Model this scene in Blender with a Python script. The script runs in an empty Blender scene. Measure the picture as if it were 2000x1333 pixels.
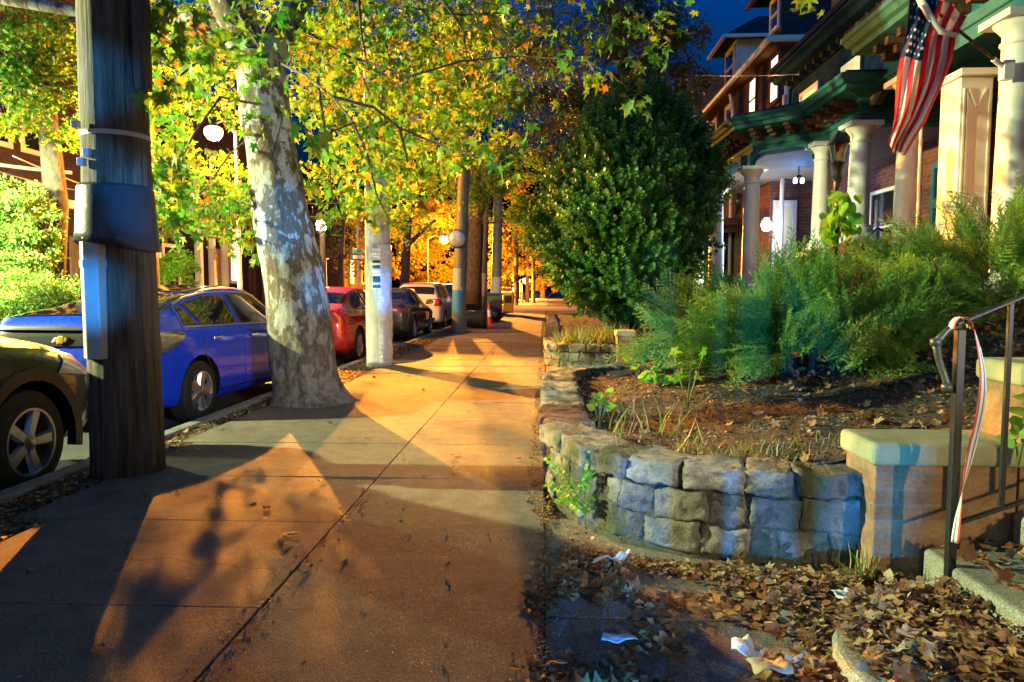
import bpy, bmesh, math, random
import numpy as np
from mathutils import Vector, Matrix, noise
from mathutils.bvhtree import BVHTree
random.seed(7); rng = np.random.default_rng(11)
S = bpy.context.scene; COL = S.collection
PI = math.pi; R = math.radians

# ------------------------------------------------------------------ camera
FPX = 1400.0; EYE = 1.25
PITCH = math.atan((666.5-568)/FPX); YAW = math.atan(65/FPX)
cam = bpy.data.cameras.new('camera'); co = bpy.data.objects.new('camera', cam); COL.objects.link(co)
cam.sensor_width = 36; cam.lens = FPX/2000*36; cam.clip_end = 2500; cam.clip_start = .05
co.location = (0, 0, EYE); co.rotation_euler = (PI/2-PITCH, 0, YAW); S.camera = co

# ------------------------------------------------------------------ night sky
w = bpy.data.worlds.new("World"); S.world = w; w.use_nodes = True
nt = w.node_tree; bg = nt.nodes['Background']
sky = nt.nodes.new('ShaderNodeTexSky'); sky.sky_type = 'NISHITA'; sky.sun_disc = False
sky.sun_elevation = R(-4.0); sky.sun_rotation = R(200); sky.ozone_density = 4
tint = nt.nodes.new('ShaderNodeMix'); tint.data_type = 'RGBA'; tint.blend_type = 'MULTIPLY'
tint.inputs[0].default_value = 1; tint.inputs[7].default_value = (.02, 1.9, 1.5, 1)
nt.links.new(sky.outputs[0], tint.inputs[6]); nt.links.new(tint.outputs[2], bg.inputs[0])
bg.inputs[1].default_value = 4.6

S.view_settings.view_transform = 'Standard'; S.view_settings.look = 'None'
S.view_settings.exposure = 1.5; S.view_settings.gamma = 1
S.cycles.max_bounces = 5; S.cycles.diffuse_bounces = 2; S.cycles.glossy_bounces = 3
S.cycles.transmission_bounces = 3; S.cycles.transparent_max_bounces = 6
S.cycles.sample_clamp_indirect = 3.0; S.cycles.sample_clamp_direct = 0
S.cycles.use_light_tree = True

SODIUM = (1.0, .36, .035); MERC = (.92, 1.0, .50); WARM = (1.0, .80, .36); WHITE = (.82, .88, 1.0); BLUE = (.02, .30, .95)
def lamp(name, loc, col, power, rad=.12, parent=None, spot=None, target=None):
    l = bpy.data.lights.new(name, 'SPOT' if spot else 'POINT'); l.color = col; l.energy = power
    l.shadow_soft_size = rad
    if spot: l.spot_size = R(spot); l.spot_blend = .35 if spot > 10 else 1.0
    o = bpy.data.objects.new(name, l); COL.objects.link(o); o.location = loc
    if target: o.rotation_euler = (Vector(target)-Vector(loc)).to_track_quat('-Z', 'Y').to_euler()
    if parent: o.parent = parent; o.location = Vector(loc)-parent.location
    return o

# ------------------------------------------------------------------ pixel -> world helpers (photo is 2000 x 1333)
def ray(px, py):
    x = (px-1000)/FPX; y = -(py-666.5)/FPX
    return co.rotation_euler.to_matrix() @ Vector((x, y, -1))
def G(px, py, z=0.0):
    r = ray(px, py); t = (z-EYE)/r.z; return Vector((r.x*t, r.y*t, z))
def W(px, py, Y):
    r = ray(px, py); t = Y/r.y; return Vector((r.x*t, Y, EYE+r.z*t))

# ------------------------------------------------------------------ object helpers
def thing(name, label, cat, loc=(0, 0, 0), group=None):
    o = bpy.data.objects.new(name, None); COL.objects.link(o); o.location = loc
    o.empty_display_size = .1
    o['label'] = label; o['category'] = cat
    if group: o['group'] = group
    return o
def tag(o, label, cat, group=None):
    o['label'] = label; o['category'] = cat
    if group: o['group'] = group
    return o
def kind(o, k): o['kind'] = k; return o
def rootloc(p):
    v = Vector((0, 0, 0))
    while p is not None: v += Vector(p.location); p = p.parent
    return v
class MB:
    def __init__(s): s.V = []; s.F = []; s.M = []; s.m = 0
    def add(s, vs, fs):
        b = len(s.V); s.V += [tuple(v) for v in vs]; s.F += [tuple(b+i for i in f) for f in fs]; s.M += [s.m]*len(fs); return s
    def box(s, a, b, M=None):
        x0, y0, z0 = a; x1, y1, z1 = b
        vs = [(x0,y0,z0),(x1,y0,z0),(x1,y1,z0),(x0,y1,z0),(x0,y0,z1),(x1,y0,z1),(x1,y1,z1),(x0,y1,z1)]
        if M is not None: vs = [M @ Vector(v) for v in vs]
        return s.add(vs, [(0,3,2,1),(4,5,6,7),(0,1,5,4),(1,2,6,5),(2,3,7,6),(3,0,4,7)])
    def bar(s, p, q, wx, wy=None, up=(0,0,1)):
        wy = wy or wx; p = Vector(p); q = Vector(q); d = (q-p).normalized(); u = Vector(up)
        if abs(d.dot(u)) > .98: u = Vector((0,1,0))
        a = d.cross(u).normalized()*wx/2; b = a.cross(d).normalized()*wy/2
        vs = [p-a-b, p+a-b, p+a+b, p-a+b, q-a-b, q+a-b, q+a+b, q-a+b]
        return s.add(vs, [(0,1,2,3),(7,6,5,4),(4,5,1,0),(5,6,2,1),(6,7,3,2),(7,4,0,3)])
    def tube(s, pts, rad, n=10, cap=True):
        pts = [Vector(p) for p in pts]
        if not hasattr(rad, '__len__'): rad = [rad]*len(pts)
        vs = []; fs = []; prev = None
        for i, p in enumerate(pts):
            d = (pts[min(i+1, len(pts)-1)]-pts[max(i-1, 0)]).normalized()
            if prev is None:
                u = Vector((1,0,0)) if abs(d.x) < .9 else Vector((0,1,0)); a = (u-d*u.dot(d)).normalized()
            else: a = (prev-d*prev.dot(d)).normalized()
            prev = a; b = d.cross(a)
            for k in range(n):
                t = 2*PI*k/n; vs.append(p+(a*math.cos(t)+b*math.sin(t))*rad[i])
        for i in range(len(pts)-1):
            for k in range(n): fs.append((i*n+k, i*n+(k+1)%n, (i+1)*n+(k+1)%n, (i+1)*n+k))
        if cap: fs.append(tuple(reversed(range(n)))); fs.append(tuple((len(pts)-1)*n+k for k in range(n)))
        return s.add(vs, fs)
    def lathe(s, prof, c=(0,0,0), n=24, M=None):
        vs = []; fs = []; c = Vector(c)
        for r, z in prof:
            for k in range(n):
                t = 2*PI*k/n; v = Vector((r*math.cos(t), r*math.sin(t), z))
                vs.append((M @ v if M is not None else v)+c)
        for i in range(len(prof)-1):
            for k in range(n): fs.append((i*n+k, i*n+(k+1)%n, (i+1)*n+(k+1)%n, (i+1)*n+k))
        fs.append(tuple(reversed(range(n)))); fs.append(tuple((len(prof)-1)*n+k for k in range(n)))
        return s.add(vs, fs)
    def prism(s, poly, z0, z1):
        n = len(poly); vs = [(x, y, z0) for x, y in poly]+[(x, y, z1) for x, y in poly]
        return s.add(vs, [tuple(reversed(range(n))), tuple(range(n, 2*n))]+[(i, (i+1)%n, n+(i+1)%n, n+i) for i in range(n)])
    def extr(s, poly, d):
        n = len(poly); d = Vector(d); vs = [Vector(p) for p in poly]; vs += [v+d for v in vs]
        return s.add(vs, [tuple(reversed(range(n))), tuple(range(n, 2*n))]+[(i, (i+1)%n, n+(i+1)%n, n+i) for i in range(n)])
    def build(s, name, mat, parent=None, smooth=False, bevel=0, seg=2):
        me = bpy.data.meshes.new(name); L = rootloc(parent)
        me.from_pydata([(v[0]-L.x, v[1]-L.y, v[2]-L.z) for v in s.V], [], s.F)
        for m in (mat if isinstance(mat, (list, tuple)) else [mat]): me.materials.append(m)
        if isinstance(mat, (list, tuple)): me.polygons.foreach_set('material_index', s.M)
        bm = bmesh.new(); bm.from_mesh(me); bmesh.ops.recalc_face_normals(bm, faces=bm.faces); bm.to_mesh(me); bm.free()
        if smooth: me.polygons.foreach_set('use_smooth', [True]*len(me.polygons))
        me.update()
        o = bpy.data.objects.new(name, me); COL.objects.link(o)
        if parent: o.parent = parent
        if bevel:
            b = o.modifiers.new('b', 'BEVEL'); b.width = bevel; b.segments = seg; b.limit_method = 'ANGLE'; b.angle_limit = R(40)
        if smooth == 2:
            e = o.modifiers.new('e', 'EDGE_SPLIT'); e.split_angle = R(38)
        return o
def offset_path(path, d):
    out = []; n = len(path)
    for i in range(n):
        p = Vector(path[i])
        a = (p-Vector(path[i-1])).normalized() if i > 0 else None
        b = (Vector(path[i+1])-p).normalized() if i < n-1 else None
        if a is None: a = b
        if b is None: b = a
        na = Vector((-a.y, a.x)); nb = Vector((-b.y, b.x)); m = (na+nb)
        m = m.normalized(); k = d/max(.35, m.dot(na)); out.append(p+m*k)
    return out
def sweep(mb, path, prof):     # prof: list of (offset to the left of the path, z), closed
    rows = [[(q.x, q.y, z) for q in [offset_path(path, o)[i]]][0] for i in range(len(path)) for (o, z) in prof]
    n = len(prof); fs = []
    for i in range(len(path)-1):
        for k in range(n): fs.append((i*n+k, i*n+(k+1)%n, (i+1)*n+(k+1)%n, (i+1)*n+k))
    fs.append(tuple(range(n))); fs.append(tuple((len(path)-1)*n+k for k in reversed(range(n))))
    mb.add(rows, fs)
def copy_tree(o, parent=None):
    c = o.copy(); COL.objects.link(c); c.parent = parent
    for ch in o.children: copy_tree(ch, c)
    return c

# ------------------------------------------------------------------ materials
def mat(name, col=(.5,.5,.5), rough=.6, metal=0, spec=.5, coat=0, emit=None, estr=0):
    m = bpy.data.materials.new(name); m.use_nodes = True; b = m.node_tree.nodes['Principled BSDF']
    b.inputs['Base Color'].default_value = (*col, 1); b.inputs['Roughness'].default_value = rough
    b.inputs['Metallic'].default_value = metal; b.inputs['Specular IOR Level'].default_value = spec
    b.inputs['Coat Weight'].default_value = coat; b.inputs['Coat Roughness'].default_value = .06
    if emit: b.inputs['Emission Color'].default_value = (*emit, 1); b.inputs['Emission Strength'].default_value = estr
    return m
class NT:
    def __init__(s, m): s.t = m.node_tree; s.b = s.t.nodes['Principled BSDF']
    def n(s, ty, **kw):
        x = s.t.nodes.new(ty)
        for k, v in kw.items(): setattr(x, k, v)
        return x
    def l(s, a, b): s.t.links.new(a, b)
    def obj(s): return s.n('ShaderNodeTexCoord').outputs['Object']
    def mapping(s, v, sc):
        m = s.n('ShaderNodeMapping'); s.l(v, m.inputs[0]); m.inputs['Scale'].default_value = sc; return m.outputs[0]
    def noise(s, v, scale, detail=6, rough=.6):
        x = s.n('ShaderNodeTexNoise'); s.l(v, x.inputs['Vector']); x.inputs['Scale'].default_value = scale
        x.inputs['Detail'].default_value = detail; x.inputs['Roughness'].default_value = rough; return x.outputs[0]
    def ramp(s, f, stops, interp='LINEAR'):
        x = s.n('ShaderNodeValToRGB'); s.l(f, x.inputs[0]); x.color_ramp.interpolation = interp
        e = x.color_ramp.elements
        while len(e) < len(stops): e.new(.5)
        for i, (p, c) in enumerate(stops): e[i].position = p; e[i].color = (*c, 1) if len(c) == 3 else c
        return x.outputs[0]
    def mix(s, f, a, b, mode='MIX'):
        x = s.n('ShaderNodeMix', data_type='RGBA', blend_type=mode)
        if isinstance(f, (int, float)): x.inputs[0].default_value = f
        else: s.l(f, x.inputs[0])
        for i, v in ((6, a), (7, b)):
            if isinstance(v, tuple): x.inputs[i].default_value = (*v, 1)
            else: s.l(v, x.inputs[i])
        return x.outputs[2]
    def bump(s, h, st=.3, dist=.01, prev=None):
        x = s.n('ShaderNodeBump'); s.l(h, x.inputs['Height']); x.inputs['Strength'].default_value = st; x.inputs['Distance'].default_value = dist
        if prev is not None: s.l(prev, x.inputs['Normal'])
        return x.outputs[0]
    def base(s, c): s.l(c, s.b.inputs['Base Color'])
    def nrm(s, c): s.l(c, s.b.inputs['Normal'])
def bw(a): return (a, a, a)
def m_concrete(name, c1, c2, rough=.7, glint=True, scale=1.0):
    m = mat(name, c1, rough, spec=.5); t = NT(m); v = t.obj()
    big = t.noise(v, .9*scale, 5, .6); fine = t.noise(v, 140, 4, .7); mid = t.noise(v, 7, 6, .65)
    c = t.mix(t.ramp(big, [(.3, bw(0)), (.7, bw(1))]), c1, c2)
    c = t.mix(.75, c, t.ramp(mid, [(.25, bw(.45)), (.6, bw(1)), (.8, bw(1.15))]), 'MULTIPLY')
    c = t.mix(.7, c, t.ramp(fine, [(.34, bw(.22)), (.5, bw(.9)), (.63, bw(2.1))]), 'MULTIPLY')
    st = t.noise(v, 2.3, 3, .5); c = t.mix(t.ramp(st, [(.57, bw(0)), (.68, bw(.45))]), c, tuple(x*.45 for x in c1))
    if glint:
        wv = t.n('ShaderNodeVectorMath', operation='ADD'); t.l(v, wv.inputs[0]); nz = t.n('ShaderNodeTexNoise'); t.l(v, nz.inputs['Vector']); nz.inputs['Scale'].default_value = 3.5; nz.inputs['Detail'].default_value = 6
        sc_ = t.n('ShaderNodeVectorMath', operation='SCALE'); t.l(nz.outputs['Color'], sc_.inputs[0]); sc_.inputs['Scale'].default_value = .28; t.l(sc_.outputs[0], wv.inputs[1])
        ve = t.n('ShaderNodeTexVoronoi', feature='DISTANCE_TO_EDGE'); t.l(wv.outputs[0], ve.inputs['Vector']); ve.inputs['Scale'].default_value = .75
        ck = t.ramp(ve.outputs['Distance'], [(0, bw(1)), (.0045, bw(0))]); mk = t.ramp(t.noise(v, .8, 2, .5), [(.5, bw(0)), (.56, bw(.85))])
        cc = t.mix(1.0, ck, mk, 'MULTIPLY'); c = t.mix(cc, c, (.02,.017,.012))
    t.base(c)
    vo = t.n('ShaderNodeTexVoronoi'); t.l(v, vo.inputs['Vector']); vo.inputs['Scale'].default_value = 210
    b = t.bump(fine, .5, .004); b = t.bump(vo.outputs['Distance'], .35 if glint else .2, .004, b); b = t.bump(mid, .3, .012, b); t.nrm(b)
    if glint:
        sp = t.ramp(vo.outputs['Color'], [(.0, bw(.28)), (.06, bw(.55)), (.14, bw(.92))]); t.l(sp, t.b.inputs['Roughness'])
    return m
def m_brick(name, c1, c2, mortar, sc=1.0, rough=.85, bh=.075, bwid=.21):
    m = mat(name, c1, 1.0, spec=0); t = NT(m); v = t.obj()
    g = t.n('ShaderNodeNewGeometry'); sx = t.n('ShaderNodeSeparateXYZ'); t.l(v, sx.inputs[0])
    sn = t.n('ShaderNodeSeparateXYZ'); t.l(g.outputs['True Normal'], sn.inputs[0])
    ab = t.n('ShaderNodeMath', operation='ABSOLUTE'); t.l(sn.outputs[0], ab.inputs[0])
    gt = t.n('ShaderNodeMath', operation='GREATER_THAN'); t.l(ab.outputs[0], gt.inputs[0]); gt.inputs[1].default_value = .6
    a = t.n('ShaderNodeCombineXYZ'); t.l(sx.outputs[0], a.inputs[0]); t.l(sx.outputs[2], a.inputs[1])
    b = t.n('ShaderNodeCombineXYZ'); t.l(sx.outputs[1], b.inputs[0]); t.l(sx.outputs[2], b.inputs[1])
    mv = t.n('ShaderNodeMix', data_type='VECTOR'); t.l(gt.outputs[0], mv.inputs[0]); t.l(a.outputs[0], mv.inputs[4]); t.l(b.outputs[0], mv.inputs[5])
    br = t.n('ShaderNodeTexBrick'); t.l(mv.outputs[1], br.inputs['Vector'])
    br.inputs['Color1'].default_value = (*c1, 1); br.inputs['Color2'].default_value = (*c2, 1); br.inputs['Mortar'].default_value = (*mortar, 1)
    br.inputs['Scale'].default_value = sc; br.inputs['Brick Width'].default_value = bwid; br.inputs['Row Height'].default_value = bh
    br.inputs['Mortar Size'].default_value = .006; br.inputs['Bias'].default_value = -.1
    n = t.noise(v, 9, 6, .7); f = t.noise(v, 60, 4, .7)
    c = t.mix(.7, br.outputs[0], t.ramp(n, [(.3, bw(.5)), (.6, bw(1.05))]), 'MULTIPLY')
    c = t.mix(.5, c, t.ramp(f, [(.35, bw(.6)), (.6, bw(1.1))]), 'MULTIPLY'); t.base(c)
    t.nrm(t.bump(f, .3, .003, t.bump(br.outputs['Fac'], -.6, .006))); return m
def m_noise(name, c1, c2, scale=6, rough=.7, bump=.2, dist=.005, stretch=(1,1,1), spec=.4, metal=0, lo=.35, hi=.65, coat=0):
    m = mat(name, c1, rough, metal, spec, coat); t = NT(m); v = t.mapping(t.obj(), stretch)
    n = t.noise(v, scale, 7, .65); t.base(t.mix(t.ramp(n, [(lo, bw(0)), (hi, bw(1))]), c1, c2))
    if bump: t.nrm(t.bump(n, bump, dist, t.bump(t.noise(v, scale*6, 4, .7), bump*.6, dist*.4)))
    return m
def m_leaf(name, stops, trans=.45, rough=.5, spec=.35, big=None):
    m = mat(name, stops[0][1], rough, spec=spec); t = NT(m)
    at = t.n('ShaderNodeAttribute', attribute_name='rnd'); c = t.ramp(at.outputs['Fac'], stops)
    v = t.obj(); c = t.mix(.5, c, t.ramp(t.noise(v, 25, 3, .6), [(.3, bw(.65)), (.65, bw(1.15))]), 'MULTIPLY')
    t.base(c); tr = t.n('ShaderNodeBsdfTranslucent'); t.l(c, tr.inputs[0])
    mx = t.n('ShaderNodeMixShader'); mx.inputs[0].default_value = trans
    out = t.t.nodes['Material Output']; t.l(t.b.outputs[0], mx.inputs[1]); t.l(tr.outputs[0], mx.inputs[2]); t.l(mx.outputs[0], out.inputs[0])
    return m

M = {}
M['slab'] = m_concrete('sidewalk_concrete', (.145,.112,.07), (.215,.168,.11), .6)
M['slab2'] = m_concrete('walk_concrete', (.17,.16,.14), (.22,.2,.17), .7)
M['kerb'] = m_concrete('kerb_stone', (.2,.19,.17), (.28,.27,.25), .8, False)
M['asphalt'] = m_concrete('asphalt', (.05,.05,.052), (.075,.072,.07), .55)
M['dirt'] = m_noise('dirt', (.035,.026,.017), (.09,.07,.045), 14, .95, .9, .03)
M['soil'] = m_noise('soil', (.014,.012,.009), (.065,.055,.042), 30, .95, 1.0, .02)
M['stone'] = m_noise('wall_stone', (.12,.11,.095), (.40,.38,.33), 16, .9, 1.0, .03, spec=.2)
def _stone():
    t = NT(M['stone']); v = t.obj(); base = t.b.inputs['Base Color'].links[0].from_socket
    at = t.n('ShaderNodeAttribute', attribute_name='rnd')
    c = t.mix(1.0, base, t.ramp(at.outputs['Fac'], [(0, (.55,.53,.5)), (.5, (.95,.9,.8)), (1, (1.15,1.12,1.1))]), 'MULTIPLY')
    moss = t.ramp(t.noise(v, 4, 6, .7), [(.46, bw(0)), (.58, bw(.85))])
    t.base(t.mix(moss, c, (.065,.075,.03)))
_stone()
M['mortar'] = m_noise('moss_mortar', (.05,.055,.03), (.11,.11,.07), 25, .95, 1, .02)
M['brick_tan'] = m_brick('pier_brick', (.33,.19,.095), (.24,.13,.065), (.25,.19,.12), 1, .85, .068, .20)
M['brick_red'] = m_brick('house_brick', (.19,.07,.05), (.13,.05,.04), (.16,.13,.11), 1, .85)
M['brick_brown'] = m_brick('brown_brick', (.14,.075,.045), (.1,.055,.035), (.13,.1,.08), 1, .9)
M['brown_stone'] = m_brick('rough_brownstone', (.06,.042,.044), (.045,.032,.034), (.075,.055,.05), 1, .9, .2, .45)
M['cap'] = m_noise('pier_cap_stone', (.34,.32,.2), (.22,.23,.09), 5, .8, .4, .01)
M['step'] = m_concrete('step_stone', (.19,.2,.15), (.26,.26,.2), .75, False)
M['wood_pole'] = m_noise('pole_wood', (.05,.032,.02), (.19,.145,.10), 5, .8, 1.0, .02, (7,7,.35))
M['conc_pole'] = m_noise('pole_concrete', (.34,.34,.3), (.48,.48,.44), 7, .7, .5, .012, (1,1,.5))
M['green_pole'] = m_noise('pole_painted', (.10,.11,.09), (.2,.2,.16), 6, .55, .5, .012, (3,3,.5))
M['rubber_wrap'] = m_noise('rubber_wrap', (.035,.033,.04), (.06,.055,.06), 4, .38, .3, .02)
M['guard'] = m_noise('cable_guard', (.42,.43,.42), (.52,.52,.5), 3, .45, .1)
M['plastic_film'] = m_noise('pole_film', (.55,.57,.6), (.72,.74,.76), 6, .22, 1.0, .04, (1,1,2.5))
M['bark'] = mat('plane_bark', (.3,.3,.25), .9)
def _bark():
    t = NT(M['bark']); v = t.mapping(t.obj(), (1,1,.6)); n = t.noise(v, 3.2, 7, .62); f = t.noise(t.mapping(t.obj(), (1,1,.35)), 22, 7, .75)
    c = t.ramp(n, [(.40, (.46,.45,.37)), (.455, (.30,.30,.20)), (.475, (.13,.09,.05)), (.545, (.18,.13,.08)), (.56, (.48,.48,.43))])
    c = t.mix(.75, c, t.ramp(f, [(.35, bw(.35)), (.52, bw(1.0)), (.7, bw(1.2))]), 'MULTIPLY')
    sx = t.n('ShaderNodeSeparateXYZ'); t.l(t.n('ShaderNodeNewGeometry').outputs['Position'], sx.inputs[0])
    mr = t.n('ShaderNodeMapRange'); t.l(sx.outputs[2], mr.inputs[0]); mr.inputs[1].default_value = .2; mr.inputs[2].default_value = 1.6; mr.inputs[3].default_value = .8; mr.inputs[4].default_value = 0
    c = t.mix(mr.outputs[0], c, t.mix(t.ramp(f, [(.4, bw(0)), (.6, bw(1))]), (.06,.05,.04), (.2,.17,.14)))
    t.base(c); t.nrm(t.bump(f, .9, .03, t.bump(n, .5, .03)))
_bark()
M['bark_dark'] = m_noise('dark_bark', (.05,.038,.025), (.14,.11,.075), 14, .9, 1, .03, (1,1,.35))
M['leaf'] = m_leaf('maple_leaf', [(0, (.05,.21,.018)), (.3, (.11,.31,.022)), (.65, (.20,.36,.028)), (.9, (.32,.36,.03)), (.99, (.38,.20,.02)), (1, (.5,.5,.3))], .5)
M['leaf_lamplit'] = m_leaf('lamplit_leaf', [(0, (.14,.17,.02)), (.4, (.32,.26,.025)), (.8, (.46,.30,.03)), (1, (.42,.17,.02))], .5)  # orange lamplight on the far trees is put into this leaf colour
M['leaf_unlit'] = m_leaf('unlit_leaf', [(0, (.04,.075,.012)), (.5, (.08,.11,.02)), (.85, (.13,.13,.02)), (1, (.22,.1,.02))], .35)  # shade of the unlit crowns is put into this leaf colour
M['privet'] = m_leaf('privet_leaf', [(0, (.03,.10,.018)), (.5, (.05,.18,.025)), (1, (.12,.28,.04))], .3, .48, .35)
M['juniper'] = m_leaf('juniper_needle', [(0, (.06,.19,.05)), (.5, (.15,.34,.06)), (.85, (.29,.45,.07)), (1, (.40,.38,.09))], .25, .6, .3)
M['ivy'] = m_leaf('ivy_leaf', [(0, (.08,.22,.04)), (.6, (.16,.33,.06)), (1, (.38,.38,.06))], .35)
M['vine'] = m_leaf('vine_leaf', [(0, (.08,.34,.03)), (.7, (.17,.45,.04)), (1, (.34,.46,.05))], .45)
M['dead'] = m_leaf('fallen_leaf', [(0, (.10,.045,.018)), (.25, (.22,.10,.035)), (.5, (.34,.2,.08)), (.75, (.45,.33,.15)), (.9, (.3,.09,.03)), (1, (.42,.38,.24))], .2, .7)
M['grass'] = m_leaf('grass_blade', [(0, (.06,.12,.02)), (.6, (.18,.26,.05)), (1, (.4,.36,.2))], .3)
M['teal'] = m_noise('teal_paint', (.03,.105,.09), (.045,.14,.12), 5, .9, .12, spec=.03)
M['tealblue'] = m_noise('blue_paint', (.025,.10,.13), (.035,.13,.16), 5, .9, .12, spec=.03)
M['navy'] = m_noise('navy_paint', (.012,.03,.06), (.02,.045,.075), 4, 1.0, .1, spec=0)
M['cream'] = m_noise('cream_paint', (.62,.58,.44), (.7,.66,.53), 4, .5, .1)
M['column'] = m_noise('column_paint', (.62,.61,.54), (.70,.69,.63), 3, .5, .15)
M['ceiling'] = m_noise('porch_ceiling', (.13,.10,.08), (.17,.13,.10), 3, .8, .3, .01, (12,.4,1))
M['slate'] = m_brick('roof_slate', (.035,.04,.05), (.05,.055,.065), (.02,.02,.025), 1, .6, .16, .25)
M['glass'] = mat('window_glass', (.012,.014,.018), .06, spec=.8)
M['litwin'] = mat('lit_window', (.5,.4,.3), .5, emit=(1.0,.72,.48), estr=1.3)
M['litdim'] = mat('dim_window', (.5,.45,.25), .5, emit=(.85,.8,.38), estr=.25)
M['litwhite'] = mat('bright_window', (.7,.7,.7), .5, emit=(.95,.88,.8), estr=1.2)
M['black'] = m_noise('black_iron', (.006,.006,.006), (.012,.012,.011), 20, .5, .2, .002)
M['iron_grey'] = m_noise('cast_grey', (.03,.035,.03), (.05,.055,.045), 20, .35, .2)
M['chrome'] = mat('chrome', (.7,.7,.7), .15, 1)
M['silver'] = mat('alloy', (.45,.46,.48), .3, .9)
M['tyre'] = m_noise('tyre_rubber', (.012,.012,.012), (.03,.03,.028), 30, .75, .3)
M['carglass'] = mat('car_glass', (.01,.011,.012), .04, spec=.9)
M['trim'] = mat('black_trim', (.01,.01,.011), .35)
M['redlens'] = mat('red_lens', (.30,.012,.010), .12, spec=.8, coat=1)
M['clearlens'] = mat('clear_lens', (.55,.55,.55), .15, .3, coat=1)
M['white'] = mat('white_paint', (.78,.78,.76), .4)
M['orange'] = mat('cone_orange', (.62,.06,.015), .5)
M['bin_green'] = m_noise('bin_plastic', (.022,.035,.028), (.035,.05,.04), 5, .5, .2)
M['bagblack'] = m_noise('bag_plastic', (.01,.01,.01), (.02,.02,.02), 9, .25, 1, .03)
M['yellow'] = mat('yellow_box', (.55,.36,.02), .5)
M['gold'] = mat('gold_badge', (.75,.5,.1), .3, .8)
M['signgreen'] = mat('sign_teal', (.02,.22,.2), .5)
M['paper'] = m_noise('paper_litter', (.55,.58,.62), (.7,.72,.74), 12, .5, .6, .01)
M['bulb_sodium'] = mat('sodium_bulb', (1,.6,.2), .5, emit=(1.0,.56,.16), estr=5)
M['bulb_white'] = mat('white_bulb', (1,1,1), .5, emit=(.9,.95,1), estr=30)
M['bulb_blue'] = mat('blue_bulb', (.3,.5,1), .5, emit=(.25,.5,1), estr=6)
M['cable'] = mat('cable', (.25,.22,.18), .5)
M['taillens'] = mat('smoky_lens', (.16,.09,.09), .12, .2, .8, 1)
def paint(name, c, metal=.35, rough=.28):
    m = mat(name, c, rough, metal, .5, 1.0); t = NT(m); n = t.noise(t.obj(), 2.2, 5, .6)
    t.base(t.mix(t.ramp(n, [(.35, bw(0)), (.7, bw(.35))]), c, tuple(x*.7 for x in c)))
    r = t.ramp(t.noise(t.obj(), 30, 3, .6), [(.3, bw(rough*.8)), (.7, bw(rough*1.5))]); t.l(r, t.b.inputs['Roughness']); return m

# ------------------------------------------------------------------ instanced card-free foliage (real leaf geometry in one mesh)
def gapfilter(P_):
    p = P_-np.array([0,0,EYE]); cz, sz = math.cos(YAW), math.sin(YAW); x = p[:,0]*cz+p[:,1]*sz; y = -p[:,0]*sz+p[:,1]*cz
    fw = y*math.cos(PITCH)-p[:,2]*math.sin(PITCH); up = y*math.sin(PITCH)+p[:,2]*math.cos(PITCH); fw = np.where(fw < .5, .5, fw)
    px = 1000+FPX*x/fw; py = 666.5-FPX*up/fw; k = (np.hypot(px-415, py-262) > 34) | (P_[:,1] > 19.3); return P_[k]
def leafmesh(name, tv, tf, pos, rot, scl, m, parent=None, rnd=None):
    tv = np.array(tv, float); N = len(pos); nv = len(tv)
    V = np.einsum('nij,vj->nvi', rot, tv)*np.asarray(scl)[:, None, None]+pos[:, None, :]
    V = V.reshape(-1, 3); L = rootloc(parent); V -= np.array(L)
    fl = np.concatenate([np.array(f) for f in tf]); fn = np.array([len(f) for f in tf])
    LI = (fl[None, :]+(np.arange(N)*nv)[:, None]).ravel(); LT = np.tile(fn, N)
    LS = np.concatenate([[0], np.cumsum(LT)[:-1]])
    me = bpy.data.meshes.new(name); me.vertices.add(len(V)); me.vertices.foreach_set('co', V.ravel().astype(np.float32))
    me.loops.add(len(LI)); me.loops.foreach_set('vertex_index', LI.astype(np.int32))
    me.polygons.add(len(LT)); me.polygons.foreach_set('loop_start', LS.astype(np.int32))
    try: me.polygons.foreach_set('loop_total', LT.astype(np.int32))
    except Exception: pass
    me.update(calc_edges=True)
    a = me.attributes.new('rnd', 'FLOAT', 'POINT')
    if rnd is None: rnd = rng.random(N)
    a.data.foreach_set('value', np.repeat(rnd, nv).astype(np.float32)); me.materials.append(m)
    o = bpy.data.objects.new(name, me); COL.objects.link(o)
    if parent: o.parent = parent
    return o
def rrot(N, tilt=None):
    q = rng.normal(size=(N, 4)); q /= np.linalg.norm(q, axis=1)[:, None]
    if tilt is not None:       # mostly flat, tilted by up to tilt radians
        yaw = rng.random(N)*2*PI; ax = rng.random(N)*2*PI; an = np.abs(rng.normal(size=N))*tilt
        a = np.stack([np.cos(an/2), np.cos(ax)*np.sin(an/2), np.sin(ax)*np.sin(an/2), np.zeros(N)], 1)
        b = np.stack([np.cos(yaw/2), np.zeros(N), np.zeros(N), np.sin(yaw/2)], 1)
        w1,x1,y1,z1 = a.T; w2,x2,y2,z2 = b.T
        q = np.stack([w1*w2-x1*x2-y1*y2-z1*z2, w1*x2+x1*w2+y1*z2-z1*y2, w1*y2-x1*z2+y1*w2+z1*x2, w1*z2+x1*y2-y1*x2+z1*w2], 1)
    w_, x, y, z = q.T
    return np.stack([1-2*(y*y+z*z), 2*(x*y-z*w_), 2*(x*z+y*w_), 2*(x*y+z*w_), 1-2*(x*x+z*z), 2*(y*z-x*w_), 2*(x*z-y*w_), 2*(y*z+x*w_), 1-2*(x*x+y*y)], 1).reshape(-1, 3, 3)
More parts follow.
